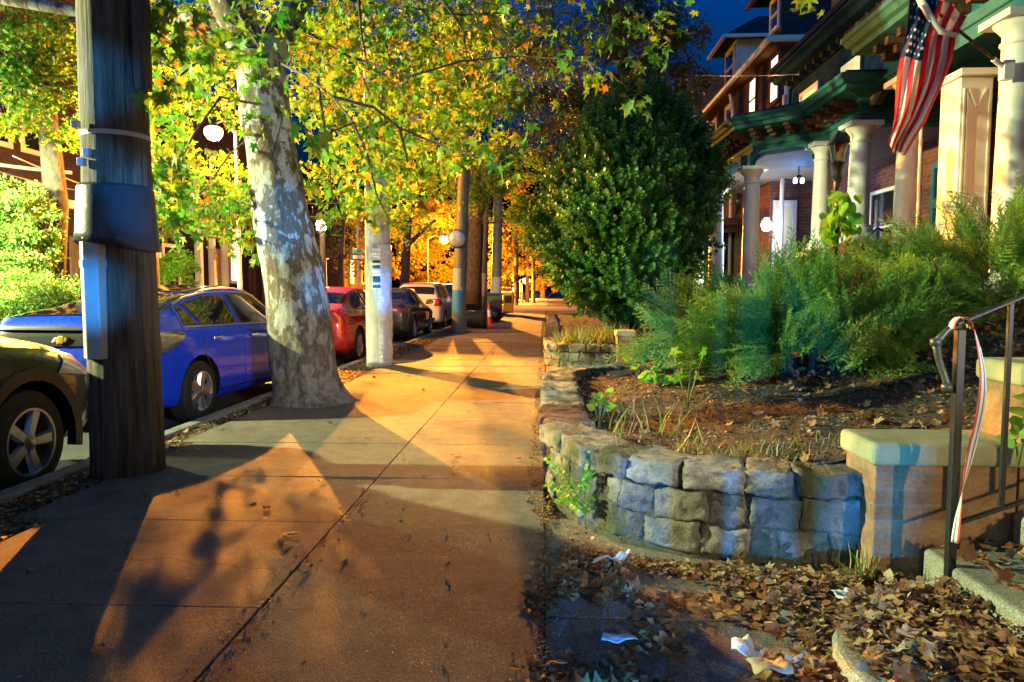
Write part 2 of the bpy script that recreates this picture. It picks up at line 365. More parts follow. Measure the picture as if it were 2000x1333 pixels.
def dirrot(D, spin=None):      # local +Y along D, random spin
    D = D/np.linalg.norm(D, axis=1)[:, None]; N = len(D); r = rng.normal(size=(N, 3))
    X = np.cross(D, r); X /= np.linalg.norm(X, axis=1)[:, None]; Z = np.cross(X, D)
    return np.stack([X, D, Z], 2)
def maple(curl=0.0, n=5):
    out = []
    spec = [(-90,.10),(-62,.42),(-48,.30),(-20,.60),(-8,.42),(12,.40),(28,.66),(38,.95),(50,.62),(66,.44),(78,.74),(90,1.18)]
    pts = spec+[(180-a, r) for a, r in reversed(spec[1:-1])]
    V = [(0, .12, 0)]
    for a, r in pts:
        x = r*math.cos(R(a)); y = r*math.sin(R(a)); V.append((x, y, curl*(x*x+y*y)+.05*math.sin(a)))
    k = len(pts); F = [(0, 1+i, 1+(i+1) % k) for i in range(k)]
    V += [(-.012, -.1, 0), (.012, -.1, 0), (.015, -.8, -.1), (-.012, -.8, -.1)]; F.append((k+1, k+2, k+3, k+4))
    return [tuple(np.array(v)*.5) for v in V], F
def maple_lo(curl=.15):
    pts = [(-90,.2),(-25,.6),(5,.4),(38,.95),(62,.45),(90,1.15),(118,.45),(142,.95),(175,.4),(205,.6)]
    V = [(0,.1,0)]
    for a, r in pts:
        x = r*math.cos(R(a)); y = r*math.sin(R(a)); V.append((x*.5, y*.5, curl*(x*x+y*y)*.5))
    return V, [(0, 1+i, 1+(i+1) % 10) for i in range(10)]
DIAM = ([(0,0,0), (.22,.45,.07), (0,1,0), (-.22,.45,.07)], [(0,1,2), (0,2,3)])
HEART = ([(0,0,0),(.25,-.16,.05),(.5,.05,.08),(.46,.38,.06),(.2,.8,.02),(0,1.1,-.06),(-.2,.8,.02),(-.46,.38,.06),(-.5,.05,.08),(-.25,-.16,.05)], [(0,1,2,3),(0,3,4,5),(0,5,6,7),(0,7,8,9)])
BLADE = ([(-.03,0,0),(.03,0,0),(.022,.5,.05),(-.022,.5,.05),(0,1,.25)], [(0,1,2,3),(3,2,4)])
def clumps(cs):                # [(center, radius(3), n)] -> positions, gaps between clumps stay open
    P = []
    for c, r, n in cs:
        u = rng.normal(size=(n, 3)); u /= np.linalg.norm(u, axis=1)[:, None]; rr = rng.random(n)**.45
        P.append(np.array(c)+u*rr[:, None]*np.array(r))
    return np.concatenate(P)
def subclumps(cs, k, f=.38):   # break big blobs into many small ones
    out = []
    for c, r, n in cs:
        c = np.array(c); r = np.array(r)
        for i in range(k):
            u = rng.normal(size=3); u /= np.linalg.norm(u); q = c+u*r*(rng.random()**.5)*.9
            s = f*(.5+rng.random()*.9); out.append((q, (r.mean()*s, r.mean()*s, r.mean()*s*.6), max(3, int(n/k*(.3+1.4*rng.random())))))
    return out
def tree(name, label, trunk_paths, m_tr, cs, m_lf, tmpl, size, k=14, trunk_loc=None, group=None, f=.38, cat='tree'):
    loc = trunk_loc or trunk_paths[0][0][0]
    t = thing(name, label, cat, Vector(loc), group)
    mb = MB()
    for pts, rad in trunk_paths: mb.tube(pts, rad, 12)
    tr = mb.build('trunk', m_tr, t, smooth=True)
    if cs:
        sc = subclumps(cs, k, f); P = gapfilter(clumps(sc)); N = len(P)
        tw = MB()
        for c, r, n in sc[:260]:           # twigs reaching into each clump
            tip = min((Vector(p) for pts, rad in trunk_paths for p in pts), key=lambda q: (q-Vector(c)).length)
            if (tip-Vector(c)).length < 3.2:
                mid = (tip+Vector(c))/2+Vector((random.uniform(-.2,.2), random.uniform(-.2,.2), random.uniform(0,.3)))
                tw.tube([tip, mid, Vector(c)], [.022, .013, .004], 5)
        if tw.V: tw.build('twig', M['bark_dark'], tr, smooth=True)['kind'] = 'stuff'
        leafmesh('crown', tmpl[0], tmpl[1], P, rrot(N), size*(.6+.7*rng.random(N)), m_lf, t)
    return t

# ------------------------------------------------------------------ ground, road, pavement
def sheet(name, x0, y0, x1, y1, z, m):
    b = MB(); b.add([(x0,y0,z),(x1,y0,z),(x1,y1,z),(x0,y1,z)], [(0,1,2,3)]); return kind(b.build(name, m), 'structure')
sheet('ground', -900, -300, 900, 1500, -.22, M['dirt'])
sheet('road', -11.2, -40, -3.42, 46, -.14, M['asphalt'])
sheet('side_street', -60, 46, 60, 57, -.02, M['slab2'])
sheet('far_road', -11.2, 57, -3.42, 300, -.10, M['asphalt'])
b = MB(); b.box((-3.42,-20,-.2),(-3.27,46,.0)); b.box((-11.4,-20,-.2),(-11.2,46,.0)); kind(b.build('kerb', M['kerb'], bevel=.02), 'structure')
b = MB(); b.box((-3.27,-20,-.2),(-2.0,46,-.03)); kind(b.build('tree_strip', M['dirt']), 'structure')
b = MB(); b.box((-15.5,-20,-.2),(-11.4,46,0)); kind(b.build('far_pavement', M['slab2']), 'structure')
b = MB(); b.box((-2.7,57,-.2),(0.2,300,.0)); kind(b.build('far_sidewalk', M['slab2']), 'structure')
sheet('front_yard', -.3, -20, 60, 46, -.025, M['dirt'])
sheet('yard_beyond', .2, 57, 60, 300, -.025, M['dirt'])
b = MB()
ys = [-3.5,-2.5,-1.45,-.4,.62,1.66]+[2.70,3.75,4.68,5.74,6.98,7.93,9.3,10.71]+[10.71+1.08*k for k in range(1, 33)]
for i in range(len(ys)-1):
    for (xa, xb) in ((-2.72, -1.123), (-1.117, -.004)):
        if xa < -2 and ys[i] > 9.2 and ys[i] < 60 and False: continue
        if xa < -2:
            xa = -2.72+random.uniform(-.04,.04) + (.0 if ys[i] < 3 else 0)
            if 3.7 < ys[i] < 5: xa = -2.9
            if 5 < ys[i] < 7: xa = -3.02
            if 7 < ys[i] < 9: xa = -2.66
        d = random.uniform(-.006,.006); e = random.uniform(-.006,.006)
        y0, y1 = ys[i]+.003, ys[i+1]-.002
        vs = [(xa,y0,-.15),(xb,y0,-.15),(xb,y1,-.15),(xa,y1,-.15),(xa,y0,d),(xb,y0,e),(xb,y1,-d),(xa,y1,-e)]
        b.add(vs, [(0,3,2,1),(4,5,6,7),(0,1,5,4),(1,2,6,5),(2,3,7,6),(3,0,4,7)])
kind(b.build('sidewalk', M['slab'], bevel=.004), 'structure')
sheet('sidewalk_bed', -2.7, -3, 0.05, 46, -.014, M['dirt'])
b = MB()
for (x0,y0,x1,y1) in ((.003,.5,1.5,1.66),(.003,1.68,1.5,2.69),(.003,2.71,1.5,3.9),(.012,8.2,2.2,9.9),(.012,9.92,2.2,11.9)):
    b.box((x0,y0,-.15),(x1,y1,random.uniform(-.012,-.004)))
kind(b.build('path', M['slab2'], bevel=.006), 'structure')

# ------------------------------------------------------------------ stone retaining walls
def rock(mb_V, mb_F, mb_R, fr, L, H, D, sub=9):   # fr: Matrix placing the stone
    n = sub; idx = {}
    def vid(x, y, z):
        k = (x, y, z)
        if k not in idx:
            p = Vector((2*x/n-1, 2*y/n-1, 2*z/n-1)); m = max(abs(p.x), abs(p.y), abs(p.z)) or 1
            q = Vector([math.copysign(abs(c)**.97, c) for c in p]); e = sum(abs(c)**30 for c in q)**(1/30); q = q/e if e else q
            v = Vector((q.x*L/2, q.y*D/2, q.z*H/2)); w_ = fr @ v
            nv = noise.noise_vector(w_*6)*.018+noise.noise_vector(w_*17)*.013+noise.noise_vector(w_*42)*.009+noise.noise_vector(w_*90)*.004
            idx[k] = len(mb_V); mb_V.append(tuple(w_+nv)); mb_R.append(rr)
        return idx[k]
    rr = random.random()
    for a in range(n):
        for c in range(n):
            for s_ in (0, n):
                for f in (((a,c,s_),(a+1,c,s_),(a+1,c+1,s_),(a,c+1,s_)), ((a,s_,c),(a+1,s_,c),(a+1,s_,c+1),(a,s_,c+1)), ((s_,a,c),(s_,a+1,c),(s_,a+1,c+1),(s_,a,c+1))):
                    mb_F.append(tuple(vid(*p) for p in f))
def stone_wall(path, H, name, label, thick=.26, caplen=(.19,.36)):
    pts = [Vector(p) for p in path]; seg = [(pts[i+1]-pts[i]).length for i in range(len(pts)-1)]; tot = sum(seg)
    def at(s_):
        for i, l in enumerate(seg):
            if s_ <= l or i == len(seg)-1:
                d = (pts[i+1]-pts[i]).normalized(); return pts[i]+d*s_, d
            s_ -= l
    V, F, Rn = [], [], []
    courses = [(H-.105, .115, 1)]; z = H-.115
    hs = [.15, .14, .15, .12]
    k = 0
    while z > .03: h = min(hs[k % 4], z+.03); courses.append((z-h, h, 0)); z -= h; k += 1
    for z0, h, cap in courses:
        s_ = -.02 if cap else -random.random()*.1
        while s_ < tot:
            l = random.uniform(*caplen) if cap else random.choice([random.uniform(.12,.18), random.uniform(.19,.29)])
            p, d = at(max(0, min(tot, s_+l/2))); nrm = Vector((-d.y, d.x))   # left of path = inwards
            D = thick+.05 if cap else .14
            c = p+nrm*(D/2-(.03 if cap else .0))+nrm*random.uniform(-.012,.012)
            ang = math.atan2(d.y, d.x)+random.uniform(-.04,.04)
            fr = Matrix.Translation((c.x, c.y, z0+h/2)) @ Matrix.Rotation(ang, 4, 'Z') @ Matrix.Rotation(random.uniform(-.04,.04), 4, 'Y')
            rock(V, F, Rn, fr, l-.006, h-.006, D); s_ += l
    t = thing(name, label, 'stone wall', (pts[len(pts)//2].x, pts[len(pts)//2].y, 0))
    mb = MB(); mb.V = V; mb.F = F; mb.M = [0]*len(F)
    o = mb.build('stonework', M['stone'], t, smooth=True)
    a = o.data.attributes.new('rnd', 'FLOAT', 'POINT'); a.data.foreach_set('value', Rn)
    mb = MB(); sweep(mb, path, [(.013,-.1),(.013,H-.05),(thick-.03,H-.05),(thick-.03,-.1)]); mb.build('mortar_core', M['mortar'], t)
    return t
# paths run so that the bed lies to their LEFT
wall1 = [(1.39,3.20),(1.02,3.24),(.69,3.33),(.37,3.52),(.17,3.82),(.04,4.2),(0.0,4.7),(0,6.0),(.01,7.0),(.1,7.45),(.35,7.8),(.85,8.05)][::-1]
wall2 = [(1.15,11.55),(.65,11.62),(.22,11.78),(.03,12.1),(.0,13.5),(.03,16),(.08,20),(.1,27)][::-1]
stone_wall(wall1, .43, 'stone_wall', 'low curved wall of rough stone blocks beside the foreground sidewalk, ending at the brick stair pier')
stone_wall(wall2, .36, 'stone_wall', 'low pale stone block wall farther along the sidewalk, under the big rounded shrub')
def hbed(x, y):
    n = noise.noise(Vector((x*1.3, y*1.3, 0)))*.05+noise.noise(Vector((x*5, y*5, 3)))*.018
    if y < 9.5: return min(1.15, .37+max(0, x-.5)*.11+max(0, x-2.0)*.16)+n
    return min(1.15, .31+max(0, x-.4)*.12+max(0, x-2.0)*.16)+n
def bed(name, x0, x1, y0, y1, inside):
    b = MB(); st = .07 if y1 < 9 else .16; nx = int((x1-x0)/st); ny = int((y1-y0)/st); ids = {}
    for j in range(ny+1):
        for i in range(nx+1):
            x, y = x0+i*st, y0+j*st
            if inside(x, y): ids[i, j] = len(b.V); b.V.append((x, y, hbed(x, min(max(y, y0), y1))))
    for j in range(ny):
        for i in range(nx):
            q = [(i,j),(i+1,j),(i+1,j+1),(i,j+1)]
            if all(k in ids for k in q): b.F.append(tuple(ids[k] for k in q)); b.M.append(0)
    return kind(b.build(name, M['soil'], smooth=True), 'structure')
def inpoly(poly):
    def f(x, y):
        c = False; n = len(poly)
        for i in range(n):
            x1, y1 = poly[i]; x2, y2 = poly[i-1]
            if (y1 > y) != (y2 > y) and x < (x2-x1)*(y-y1)/(y2-y1)+x1: c = not c
        return c
    return f
p1 = [tuple(p) for p in offset_path(wall1, .12)]+[(2.0,3.3),(9,3.3),(9,8.14),(.8,8.14)]
p2 = [tuple(p) for p in offset_path(wall2, .12)]+[(9,11.76),(9,27)]
in1 = inpoly(p1); in2 = inpoly(p2)
bed('garden_soil', 0, 9, 3.3, 8.14, in1); bed('garden_soil', 0, 9, 11.76, 27, in2)

# ------------------------------------------------------------------ brick stair piers, steps, railing
def pier(x0, y0, x1, y1, h, name, label, z0=0, grp=None):
    t = thing(name, label, 'brick pier', ((x0+x1)/2, (y0+y1)/2, z0), grp)
    b = MB(); b.box((x0,y0,z0-.05),(x1,y1,h-.10)); b.build('brickwork', M['brick_tan'], t, bevel=.006)
    b = MB(); b.box((x0-.025,y0-.025,h-.10),(x1+.025,y1+.025,h)); b.build('cap_stone', M['cap'], t, bevel=.025, seg=3)
    return t
pier(1.40,3.06,1.985,3.36,.61, 'brick_pier', 'low tan brick pier with mossy stone cap at the end of the curved stone wall')
pier(2.012,3.09,2.9,3.38,.945, 'brick_pier', 'taller tan brick pier with cap, next step up behind the iron railing')
pier(1.14,11.38,1.42,11.68,.62, 'brick_pier', 'distant brick pier with flat cap, behind yellow vine beside second stone wall')
b = MB()
for k in range(5):
    x = 1.60+.36*k; b.box((x, .9, -.1), (x+.39, 3.05, .17+.16*k-.004))
t = thing('stone_steps', 'stone steps strewn with leaves climbing right beside the iron railing', 'steps', (2.2,2.4,0)); b.build('steps', M['step'], t, bevel=.022, seg=3)
cx = 1.60; rim = [(cx, 2.84)]
for k in range(15):
    a = PI/2+PI*k/14; rim.append((cx-.06+.60*math.cos(a), 2.22+.56*math.sin(a)))
rim += [(cx, 1.66)]
b = MB(); b.prism(rim, -.05, .075); b.build('bottom_step', M['step'], t, bevel=.03, seg=3)
rl = thing('iron_railing', 'black square iron handrail with lamb-tongue end beside the stone steps', 'railing', (1.60,2.84,0))
xr = 1.60; yr = 2.84
topz = lambda x: 1.13+(x-xr)*.43
botz = lambda x: .33+(x-xr)*.37
b = MB(); b.bar((xr,yr,0),(xr,yr,1.10),.032); b.build('post', M['black'], rl, bevel=.003)
b = MB(); b.bar((xr-.02,yr,topz(xr)-.01),(3.2,yr,topz(3.2)),.036,.012); b.build('handrail', M['black'], rl, bevel=.003)
b = MB(); b.bar((xr,yr,botz(xr)),(3.2,yr,botz(3.2)),.026,.012); b.build('bottom_rail', M['black'], rl, bevel=.002)
for k in range(1, 9):
    x = xr+.185*k; b = MB(); b.bar((x,yr,botz(x)),(x,yr,topz(x)),.018); b.build('baluster', M['black'], rl, bevel=.002)
b = MB(); p = [Vector((xr,yr,1.12)),Vector((xr-.045,yr,1.10)),Vector((xr-.09,yr-.0,1.05)),Vector((xr-.075,yr,.98)),Vector((xr-.045,yr,.90)),Vector((xr-.04,yr,.875))]
b.tube(p, [.012,.012,.017,.013,.013,.02], 10); b.lathe([(.0,-.02),(.018,-.014),(.022,0),(.018,.014),(0,.02)], p[2], 10); b.lathe([(.0,-.02),(.018,-.014),(.022,0),(.018,.014),(0,.02)], p[5], 10)
b.build('scroll_end', M['iron_grey'], rl, smooth=True)
# striped ribbon tied on the post
rb = mat('ribbon_cloth', (.7,.65,.55), .7); t_ = NT(rb); uvn = t_.n('ShaderNodeAttribute', attribute_name='rnd')
t_.base(t_.ramp(uvn.outputs['Fac'], [(0, (.55,.09,.08)), (.3, (.7,.66,.55)), (.62, (.05,.16,.42)), (.8, (.7,.66,.55))], 'CONSTANT'))
def ribbon(pts, wd, name, parent, label=None):
    V = []; F = []; A = []; NW = 6
    for i, (p, dx, dy) in enumerate(pts):
        for k in range(NW+1):
            u = k/NW-.5; V.append((p[0]+dx*u*wd, p[1]+dy*u*wd, p[2])); A.append(k/NW)
    for i in range(len(pts)-1):
        for k in range(NW): F.append((i*(NW+1)+k, i*(NW+1)+k+1, (i+1)*(NW+1)+k+1, (i+1)*(NW+1)+k))
    mb = MB(); mb.V = V; mb.F = F; mb.M = [0]*len(F); o = mb.build(name, rb, parent, smooth=True)
    a = o.data.attributes.new('rnd', 'FLOAT', 'POINT'); a.data.foreach_set('value', A)
    sd = o.modifiers.new('s', 'SOLIDIFY'); sd.thickness = .0015; return o
rt = thing('ribbon', 'red white and blue striped ribbon hanging from the top of the railing post', 'ribbon', (xr+.03,yr-.02,1.1))
pts = []
for k in range(40):
    f = k/39; z = 1.10-.83*f; x = xr+.035+.035*math.sin(f*5)+.02*f-.025*f*f; a = 1.0-1.6*math.sin(f*4.2)*(.6 if f < .5 else .9)
    pts.append(((x, yr-.03-.01*math.sin(f*9), z), math.cos(a), math.sin(a)))
ribbon(pts, .03, 'ribbon_tail', rt)
pts = []
for k in range(16):
    a = PI*k/15; pts.append(((xr-.01+.035*math.cos(PI-a), yr-.02, 1.105+.045*math.sin(a)), 0, 1))
ribbon(pts, .04, 'ribbon_loop', rt)
#---SPLIT---

# ------------------------------------------------------------------ cars (lofted body, draped windows and lamps, wheels with rims)
def crm(a, b, c, d, t):
    return .5*((2*b)+(-a+c)*t+(2*a-5*b+4*c-d)*t*t+(-a+3*b-3*c+d)*t**3)
def drape(bvh, poly, axis, side, name, m, parent, n=18, off=.004, thick=.004):
    """poly: convex outline in the two axes other than `axis`; projected on the body from +/-axis"""
    P = [Vector(p) for p in poly]; ar = sum(P[i-1].x*P[i].y-P[i].x*P[i-1].y for i in range(len(P)))
    if ar < 0: P.reverse()
    x0 = min(p.x for p in P); x1 = max(p.x for p in P); y0 = min(p.y for p in P); y1 = max(p.y for p in P)
    bm = bmesh.new(); g = [[bm.verts.new((x0+(x1-x0)*i/n, y0+(y1-y0)*j/n, 0)) for i in range(n+1)] for j in range(n+1)]
    for j in range(n):
        for i in range(n): bm.faces.new((g[j][i], g[j][i+1], g[j+1][i+1], g[j+1][i]))
    for i in range(len(P)):
        a = P[i-1]; b_ = P[i]; d = b_-a
        if d.length < 1e-5: continue
        bmesh.ops.bisect_plane(bm, geom=bm.verts[:]+bm.edges[:]+bm.faces[:], plane_co=(a.x, a.y, 0), plane_no=(d.y, -d.x, 0), clear_outer=True)
    dead = []
    for v in bm.verts:
        u, w_ = v.co.x, v.co.y
        o = {0: Vector((side*5, u, w_)), 1: Vector((u, side*9, w_)), 2: Vector((u, w_, side*5))}[axis]
        d = Vector((0,0,0)); d[axis] = -side
        h = bvh.ray_cast(o, d)
        if h[0] is None: dead.append(v)
        else:
            nn = h[1] if h[1].dot(d) < 0 else -h[1]; v.co = h[0]+nn*off
    if dead: bmesh.ops.delete(bm, geom=dead, context='VERTS')
    me = bpy.data.meshes.new(name)
    bm.normal_update(); bm.to_mesh(me); bm.free(); me.materials.append(m)
    me.polygons.foreach_set('use_smooth', [True]*len(me.polygons))
    o = bpy.data.objects.new(name, me); COL.objects.link(o); o.parent = parent
    s = o.modifiers.new('s', 'SOLIDIFY'); s.thickness = thick; s.offset = 0
    return o
def wheel(x, y, r, wd, parent, spokes=5, rimmat='silver', sp=.075):
    side = 1 if x > 0 else -1
    Mx = Matrix.Rotation(PI/2*side, 3, 'Y')
    b = MB(); p = [(r*.64,-wd/2),(r*.78,-wd/2-.005),(r*.93,-wd/2+.004),(r,-wd/2+.03),(r,wd/2-.03),(r*.93,wd/2-.004),(r*.78,wd/2+.005),(r*.64,wd/2),(r*.62,wd/2-.04),(r*.3,wd/2-.09),(.0,wd/2-.09)]
    b.lathe(p, (x, y, r), 36, Mx); wh = b.build('wheel', M['tyre'], parent, smooth=2)
    b = MB(); c = Vector((x, y, r))
    q = [(r*.66,wd/2-.012),(r*.665,wd/2+.004),(r*.62,wd/2+.004),(r*.60,wd/2-.05),(r*.60,-wd/2+.03)]
    n = 36; vs = []; fs = []
    for rr_, z in q:
        for k in range(n): vs.append((Mx @ Vector((rr_*math.cos(2*PI*k/n), rr_*math.sin(2*PI*k/n), z)))+c)
    for i in range(len(q)-1):
        for k in range(n): fs.append((i*n+k, i*n+(k+1)%n, (i+1)*n+(k+1)%n, (i+1)*n+k))
    b.add(vs, fs)
    for k in range(spokes):
        a = 2*PI*k/spokes+.3; ca, sa = math.cos(a), math.sin(a)
        A = Mx @ Vector((ca*r*.08, sa*r*.08, wd/2-.012)); B = Mx @ Vector((ca*r*.62, sa*r*.62, wd/2-.006))
        tA = Mx @ Vector((-sa, ca, 0)); tz = Mx @ Vector((0,0,1)); w0, w1 = sp*.6, sp
        v = [c+A-tA*w0-tz*.04, c+A+tA*w0-tz*.04, c+A+tA*w0*.7, c+A-tA*w0*.7, c+B-tA*w1-tz*.03, c+B+tA*w1-tz*.03, c+B+tA*w1*.6, c+B-tA*w1*.6]
        b.add(v, [(0,1,2,3),(7,6,5,4),(4,5,1,0),(5,6,2,1),(6,7,3,2),(7,4,0,3)])
    b.lathe([(.06,wd/2-.06),(.06,wd/2-.012),(.03,wd/2+.004),(0,wd/2+.004)], c, 16, Mx)
    b.build('rim', M[rimmat], wh, smooth=2)
    return wh
# station: y, zb, wmax, zbelt, wbelt, ztop, wtop
HATCH = [(-2.24,.40,.60,.70,.58,.80,.50),(-2.20,.34,.78,.84,.74,1.02,.60),(-2.10,.27,.855,.98,.80,1.125,.66),(-2.0,.24,.875,1.0,.82,1.15,.68),(-1.6,.20,.895,.99,.83,1.235,.60),(-1.15,.19,.905,.98,.845,1.33,.57),(-.6,.19,.905,.965,.85,1.42,.585),(-.1,.19,.905,.95,.85,1.445,.59),(.4,.19,.905,.94,.845,1.40,.585),(.85,.19,.90,.93,.84,1.22,.60),(1.25,.19,.90,.91,.83,1.0,.66),(1.7,.2,.89,.84,.80,.90,.62),(2.05,.22,.84,.72,.74,.80,.52),(2.24,.3,.66,.6,.58,.66,.42)]
SEDAN = [(-2.32,.42,.60,.72,.58,.82,.50),(-2.27,.34,.78,.84,.74,.98,.60),(-2.15,.28,.86,.95,.80,1.06,.66),(-1.9,.22,.885,.97,.81,1.09,.64),(-1.55,.20,.90,.97,.82,1.13,.60),(-1.05,.19,.91,.97,.84,1.33,.56),(-.55,.19,.91,.96,.85,1.43,.57),(0,.19,.91,.95,.85,1.46,.58),(.4,.19,.91,.94,.845,1.42,.58),(.85,.19,.905,.93,.84,1.25,.60),(1.25,.19,.90,.91,.83,1.02,.66),(1.75,.2,.89,.85,.80,.92,.62),(2.1,.22,.84,.74,.74,.82,.52),(2.32,.3,.66,.6,.58,.66,.42)]
SUV = [(-2.20,.45,.66,.85,.64,.95,.56),(-2.16,.36,.80,.98,.77,1.08,.66),(-2.08,.3,.87,1.08,.80,1.22,.64),(-1.92,.27,.89,1.08,.82,1.50,.60),(-1.7,.26,.90,1.07,.83,1.62,.60),(-1.2,.25,.91,1.05,.84,1.67,.62),(-.5,.25,.915,1.04,.85,1.69,.63),(.1,.25,.915,1.03,.85,1.67,.63),(.55,.25,.91,1.02,.85,1.58,.63),(1.0,.25,.905,1.02,.84,1.28,.66),(1.25,.25,.90,1.01,.83,1.12,.68),(1.7,.27,.89,.95,.80,1.02,.64),(2.05,.3,.84,.84,.74,.94,.54),(2.20,.38,.68,.7,.6,.76,.46)]
def car(name, label, cat, st, paintm, wheels, rw, tail, loc, rot, group, spec):
    t = thing(name, label, cat, (0,0,0), group)
    secs = []
    n = len(st)
    for i in range(n-1):
        for k in range(6):
            f = k/6; g = [st[max(0, i-1)], st[i], st[i+1], st[min(n-1, i+2)]]
            secs.append([crm(*[q[j] for q in g], f) for j in range(7)])
    secs.append(list(st[-1]))
    rows = []
    for (y, zb, wm, zl, wl, zt, wt) in secs:
        p = [(0,zb),(wm*.78,zb),(wm*.93,zb+.03),(wm*.985,zb+.14),(wm,zb+(zl-zb)*.5),(wm*.99,zl-.10),(wl+.012,zl-.012),(wl,zl+.005)]
        h = zt-zl
        if h > .2: p += [(wl+(wt-wl)*.5,zl+h*.50),(wt+.035,zt-.085),(wt-.02,zt-.03),(wt-.14,zt-.004),(0,zt+.012)]
        else: p += [(wl+(wt-wl)*.35,zl+h*.45),(wt+.05,zl+h*.8),(wt,zt-.01),(wt-.14,zt-.002),(0,zt+.012)]
        pts = []
        for i in range(len(p)-1):
            q = [p[max(0, i-1)], p[i], p[i+1], p[min(len(p)-1, i+2)]]
            for k in range(3): pts.append((crm(*[v[0] for v in q], k/3), crm(*[v[1] for v in q], k/3)))
        pts.append(p[-1]); pts[0] = (0, zb)
        full = [(x, y, z) for x, z in pts]+[(-x, y, z) for x, z in reversed(pts[1:-1])]
        rows.append(full)
    b = MB(); m_ = len(rows[0]); vs = [v for r_ in rows for v in r_]; fs = []
    for i in range(len(rows)-1):
        for k in range(m_): fs.append((i*m_+k, i*m_+(k+1)%m_, (i+1)*m_+(k+1)%m_, (i+1)*m_+k))
    fs.append(tuple(range(m_))); fs.append(tuple((len(rows)-1)*m_+k for k in range(m_)))
    b.add(vs, fs); body = b.build('body', [paintm, M['trim']], t, smooth=2)
    wy0, wy1 = wheels
    cut = MB(); 
    for wy in (wy0, wy1):
        for sd in (-1, 1):
            cut.lathe([(rw+.055, -.16), (rw+.055, .16)], (sd*.86, wy, rw+.01), 40, Matrix.Rotation(PI/2, 3, 'Y'))
    cut.m = 0; co_ = cut.build('cutter', [M['trim'], M['trim']], None); 
    mod = body.modifiers.new('bool', 'BOOLEAN'); mod.object = co_; mod.operation = 'DIFFERENCE'; mod.solver = 'EXACT'
    mod.material_mode = 'TRANSFER'
    for m0 in list(body.modifiers):
        if m0.type == 'EDGE_SPLIT': body.modifiers.remove(m0)
    dg = bpy.context.evaluated_depsgraph_get(); me = bpy.data.meshes.new_from_object(body.evaluated_get(dg))
    body.modifiers.clear(); body.data = me; bpy.data.objects.remove(co_)
    e = body.modifiers.new('e', 'EDGE_SPLIT'); e.split_angle = R(35)
    bvh = BVHTree.FromPolygons([Vector(v) for v in vs], fs)
    D = lambda poly, ax, sd, nm, mm, par=None, off=.004, th=.004, n=18: drape(bvh, poly, ax, sd, nm, mm, par or t, n, off, th)
    for wy in (wy0, wy1):
        for sd in (-1, 1): wheel(sd*(st[5][2]-.115), wy, rw, .21, t, spec.get('spokes', 5), spec.get('rim', 'silver'), spec.get('sp', .07))
    for sd in (-1, 1):
        for wp in spec['side']:
            D(wp, 0, sd, 'side_window', M['carglass'])
        if spec.get('chromeline'):
            for q in spec['chromeline']: D(q, 0, sd, 'window_trim', M['silver'], off=.007)
        for q in spec.get('gaps', []): D(q, 0, sd, 'door_gap', M['trim'], off=.0015, th=.002)
        for q in spec.get('handles', []): 
            hb = D(q, 0, sd, 'door_handle', spec.get('hmat', paintm), off=.02, th=.02)
    D(spec['rear'], 2, 1, 'rear_window', M['carglass']); D(spec['front'], 2, 1, 'windscreen', M['carglass'])
    for sd in (-1, 1):
        tl = [(p[0]*sd, p[1]) for p in tail['rear']]; tb = D(tl, 1, -1, 'tail_light', tail.get('mat', M['redlens']), off=.008, th=.008)
        if tail.get('side'): D(tail['side'], 0, sd, 'tail_light', tail.get('smat', M['redlens']), off=.008, th=.008)
        if tail.get('white'): D([(p[0]*sd, p[1]) for p in tail['white']], 1, -1, 'reverse_light', M['clearlens'], off=.013, th=.006)
        b = MB(); y = spec.get('my', .75); z = spec.get('mz', 1.0); x = sd*(.93)
        b.box((min(sd*.84, x), y, z-.02), (max(sd*.84, x), y+.05, z+.01)); 
        b.lathe([(0,-.045),(.07,-.04),(.098,-.01),(.10,.03),(.07,.07),(0,.085)], (x+sd*.04, y+.02, z+.05), 16, Matrix.Rotation(-PI/2, 3, 'X') @ Matrix.Diagonal((1.15,.72,1)))
        mi = b.build('wing_mirror', paintm, t, smooth=2)
        b = MB(); b.lathe([(0,-.049),(.088,-.046),(.088,-.04)], (x+sd*.04, y+.02, z+.05), 16, Matrix.Rotation(-PI/2, 3, 'X') @ Matrix.Diagonal((1.1,.68,1))); b.build('mirror_glass', M['chrome'], mi, smooth=2)
        D([(p[0]*sd, p[1]) for p in [(.42,.62),(.72,.60),(.76,.74),(.5,.72)]], 1, 1, 'headlight', M['clearlens'], off=.01)
        D([(1.72,.68),(2.14,.62),(2.14,.74),(1.85,.80)] if not spec.get('suv') else [(1.62,.80),(2.1,.72),(2.1,.88),(1.75,.93)], 0, sd, 'headlight', M['clearlens'], off=.008)
    b = MB(); b.box((-.7, wy0-.1, .16), (.7, wy1+.1, .3)); b.build('underbody', M['trim'], t)
    D(spec.get('bump', [(-.62,.33),(.62,.33),(.66,.45),(-.66,.45)]), 1, -1, 'rear_valance', M['trim'], off=.006)
    if spec.get('fin'):
        b = MB(); y = -.85; z = spec['fin']; b.extr([(-.02,y-.08,z-.02),(-.02,y-.07,z+.085),(-.02,y-.02,z+.09),(-.02,y+.12,z-.0),(-.02,y+.12,z-.02)], (.04,0,0)); b.build('antenna_fin', spec.get('finmat', paintm), t, bevel=.004)
    if spec.get('extra'): spec['extra'](t, D)
    t.location = loc; t.rotation_euler = (0, 0, rot); return t
PG = 'cars parked along the kerb'
blue = paint('blue_metallic', (.004,.055,.80), .0, .4); blue.node_tree.nodes['Principled BSDF'].inputs['Coat Weight'].default_value = .5; blue.node_tree.nodes['Principled BSDF'].inputs['Specular IOR Level'].default_value = .15; red = paint('red_paint', (.42,.012,.015), .15, .25)
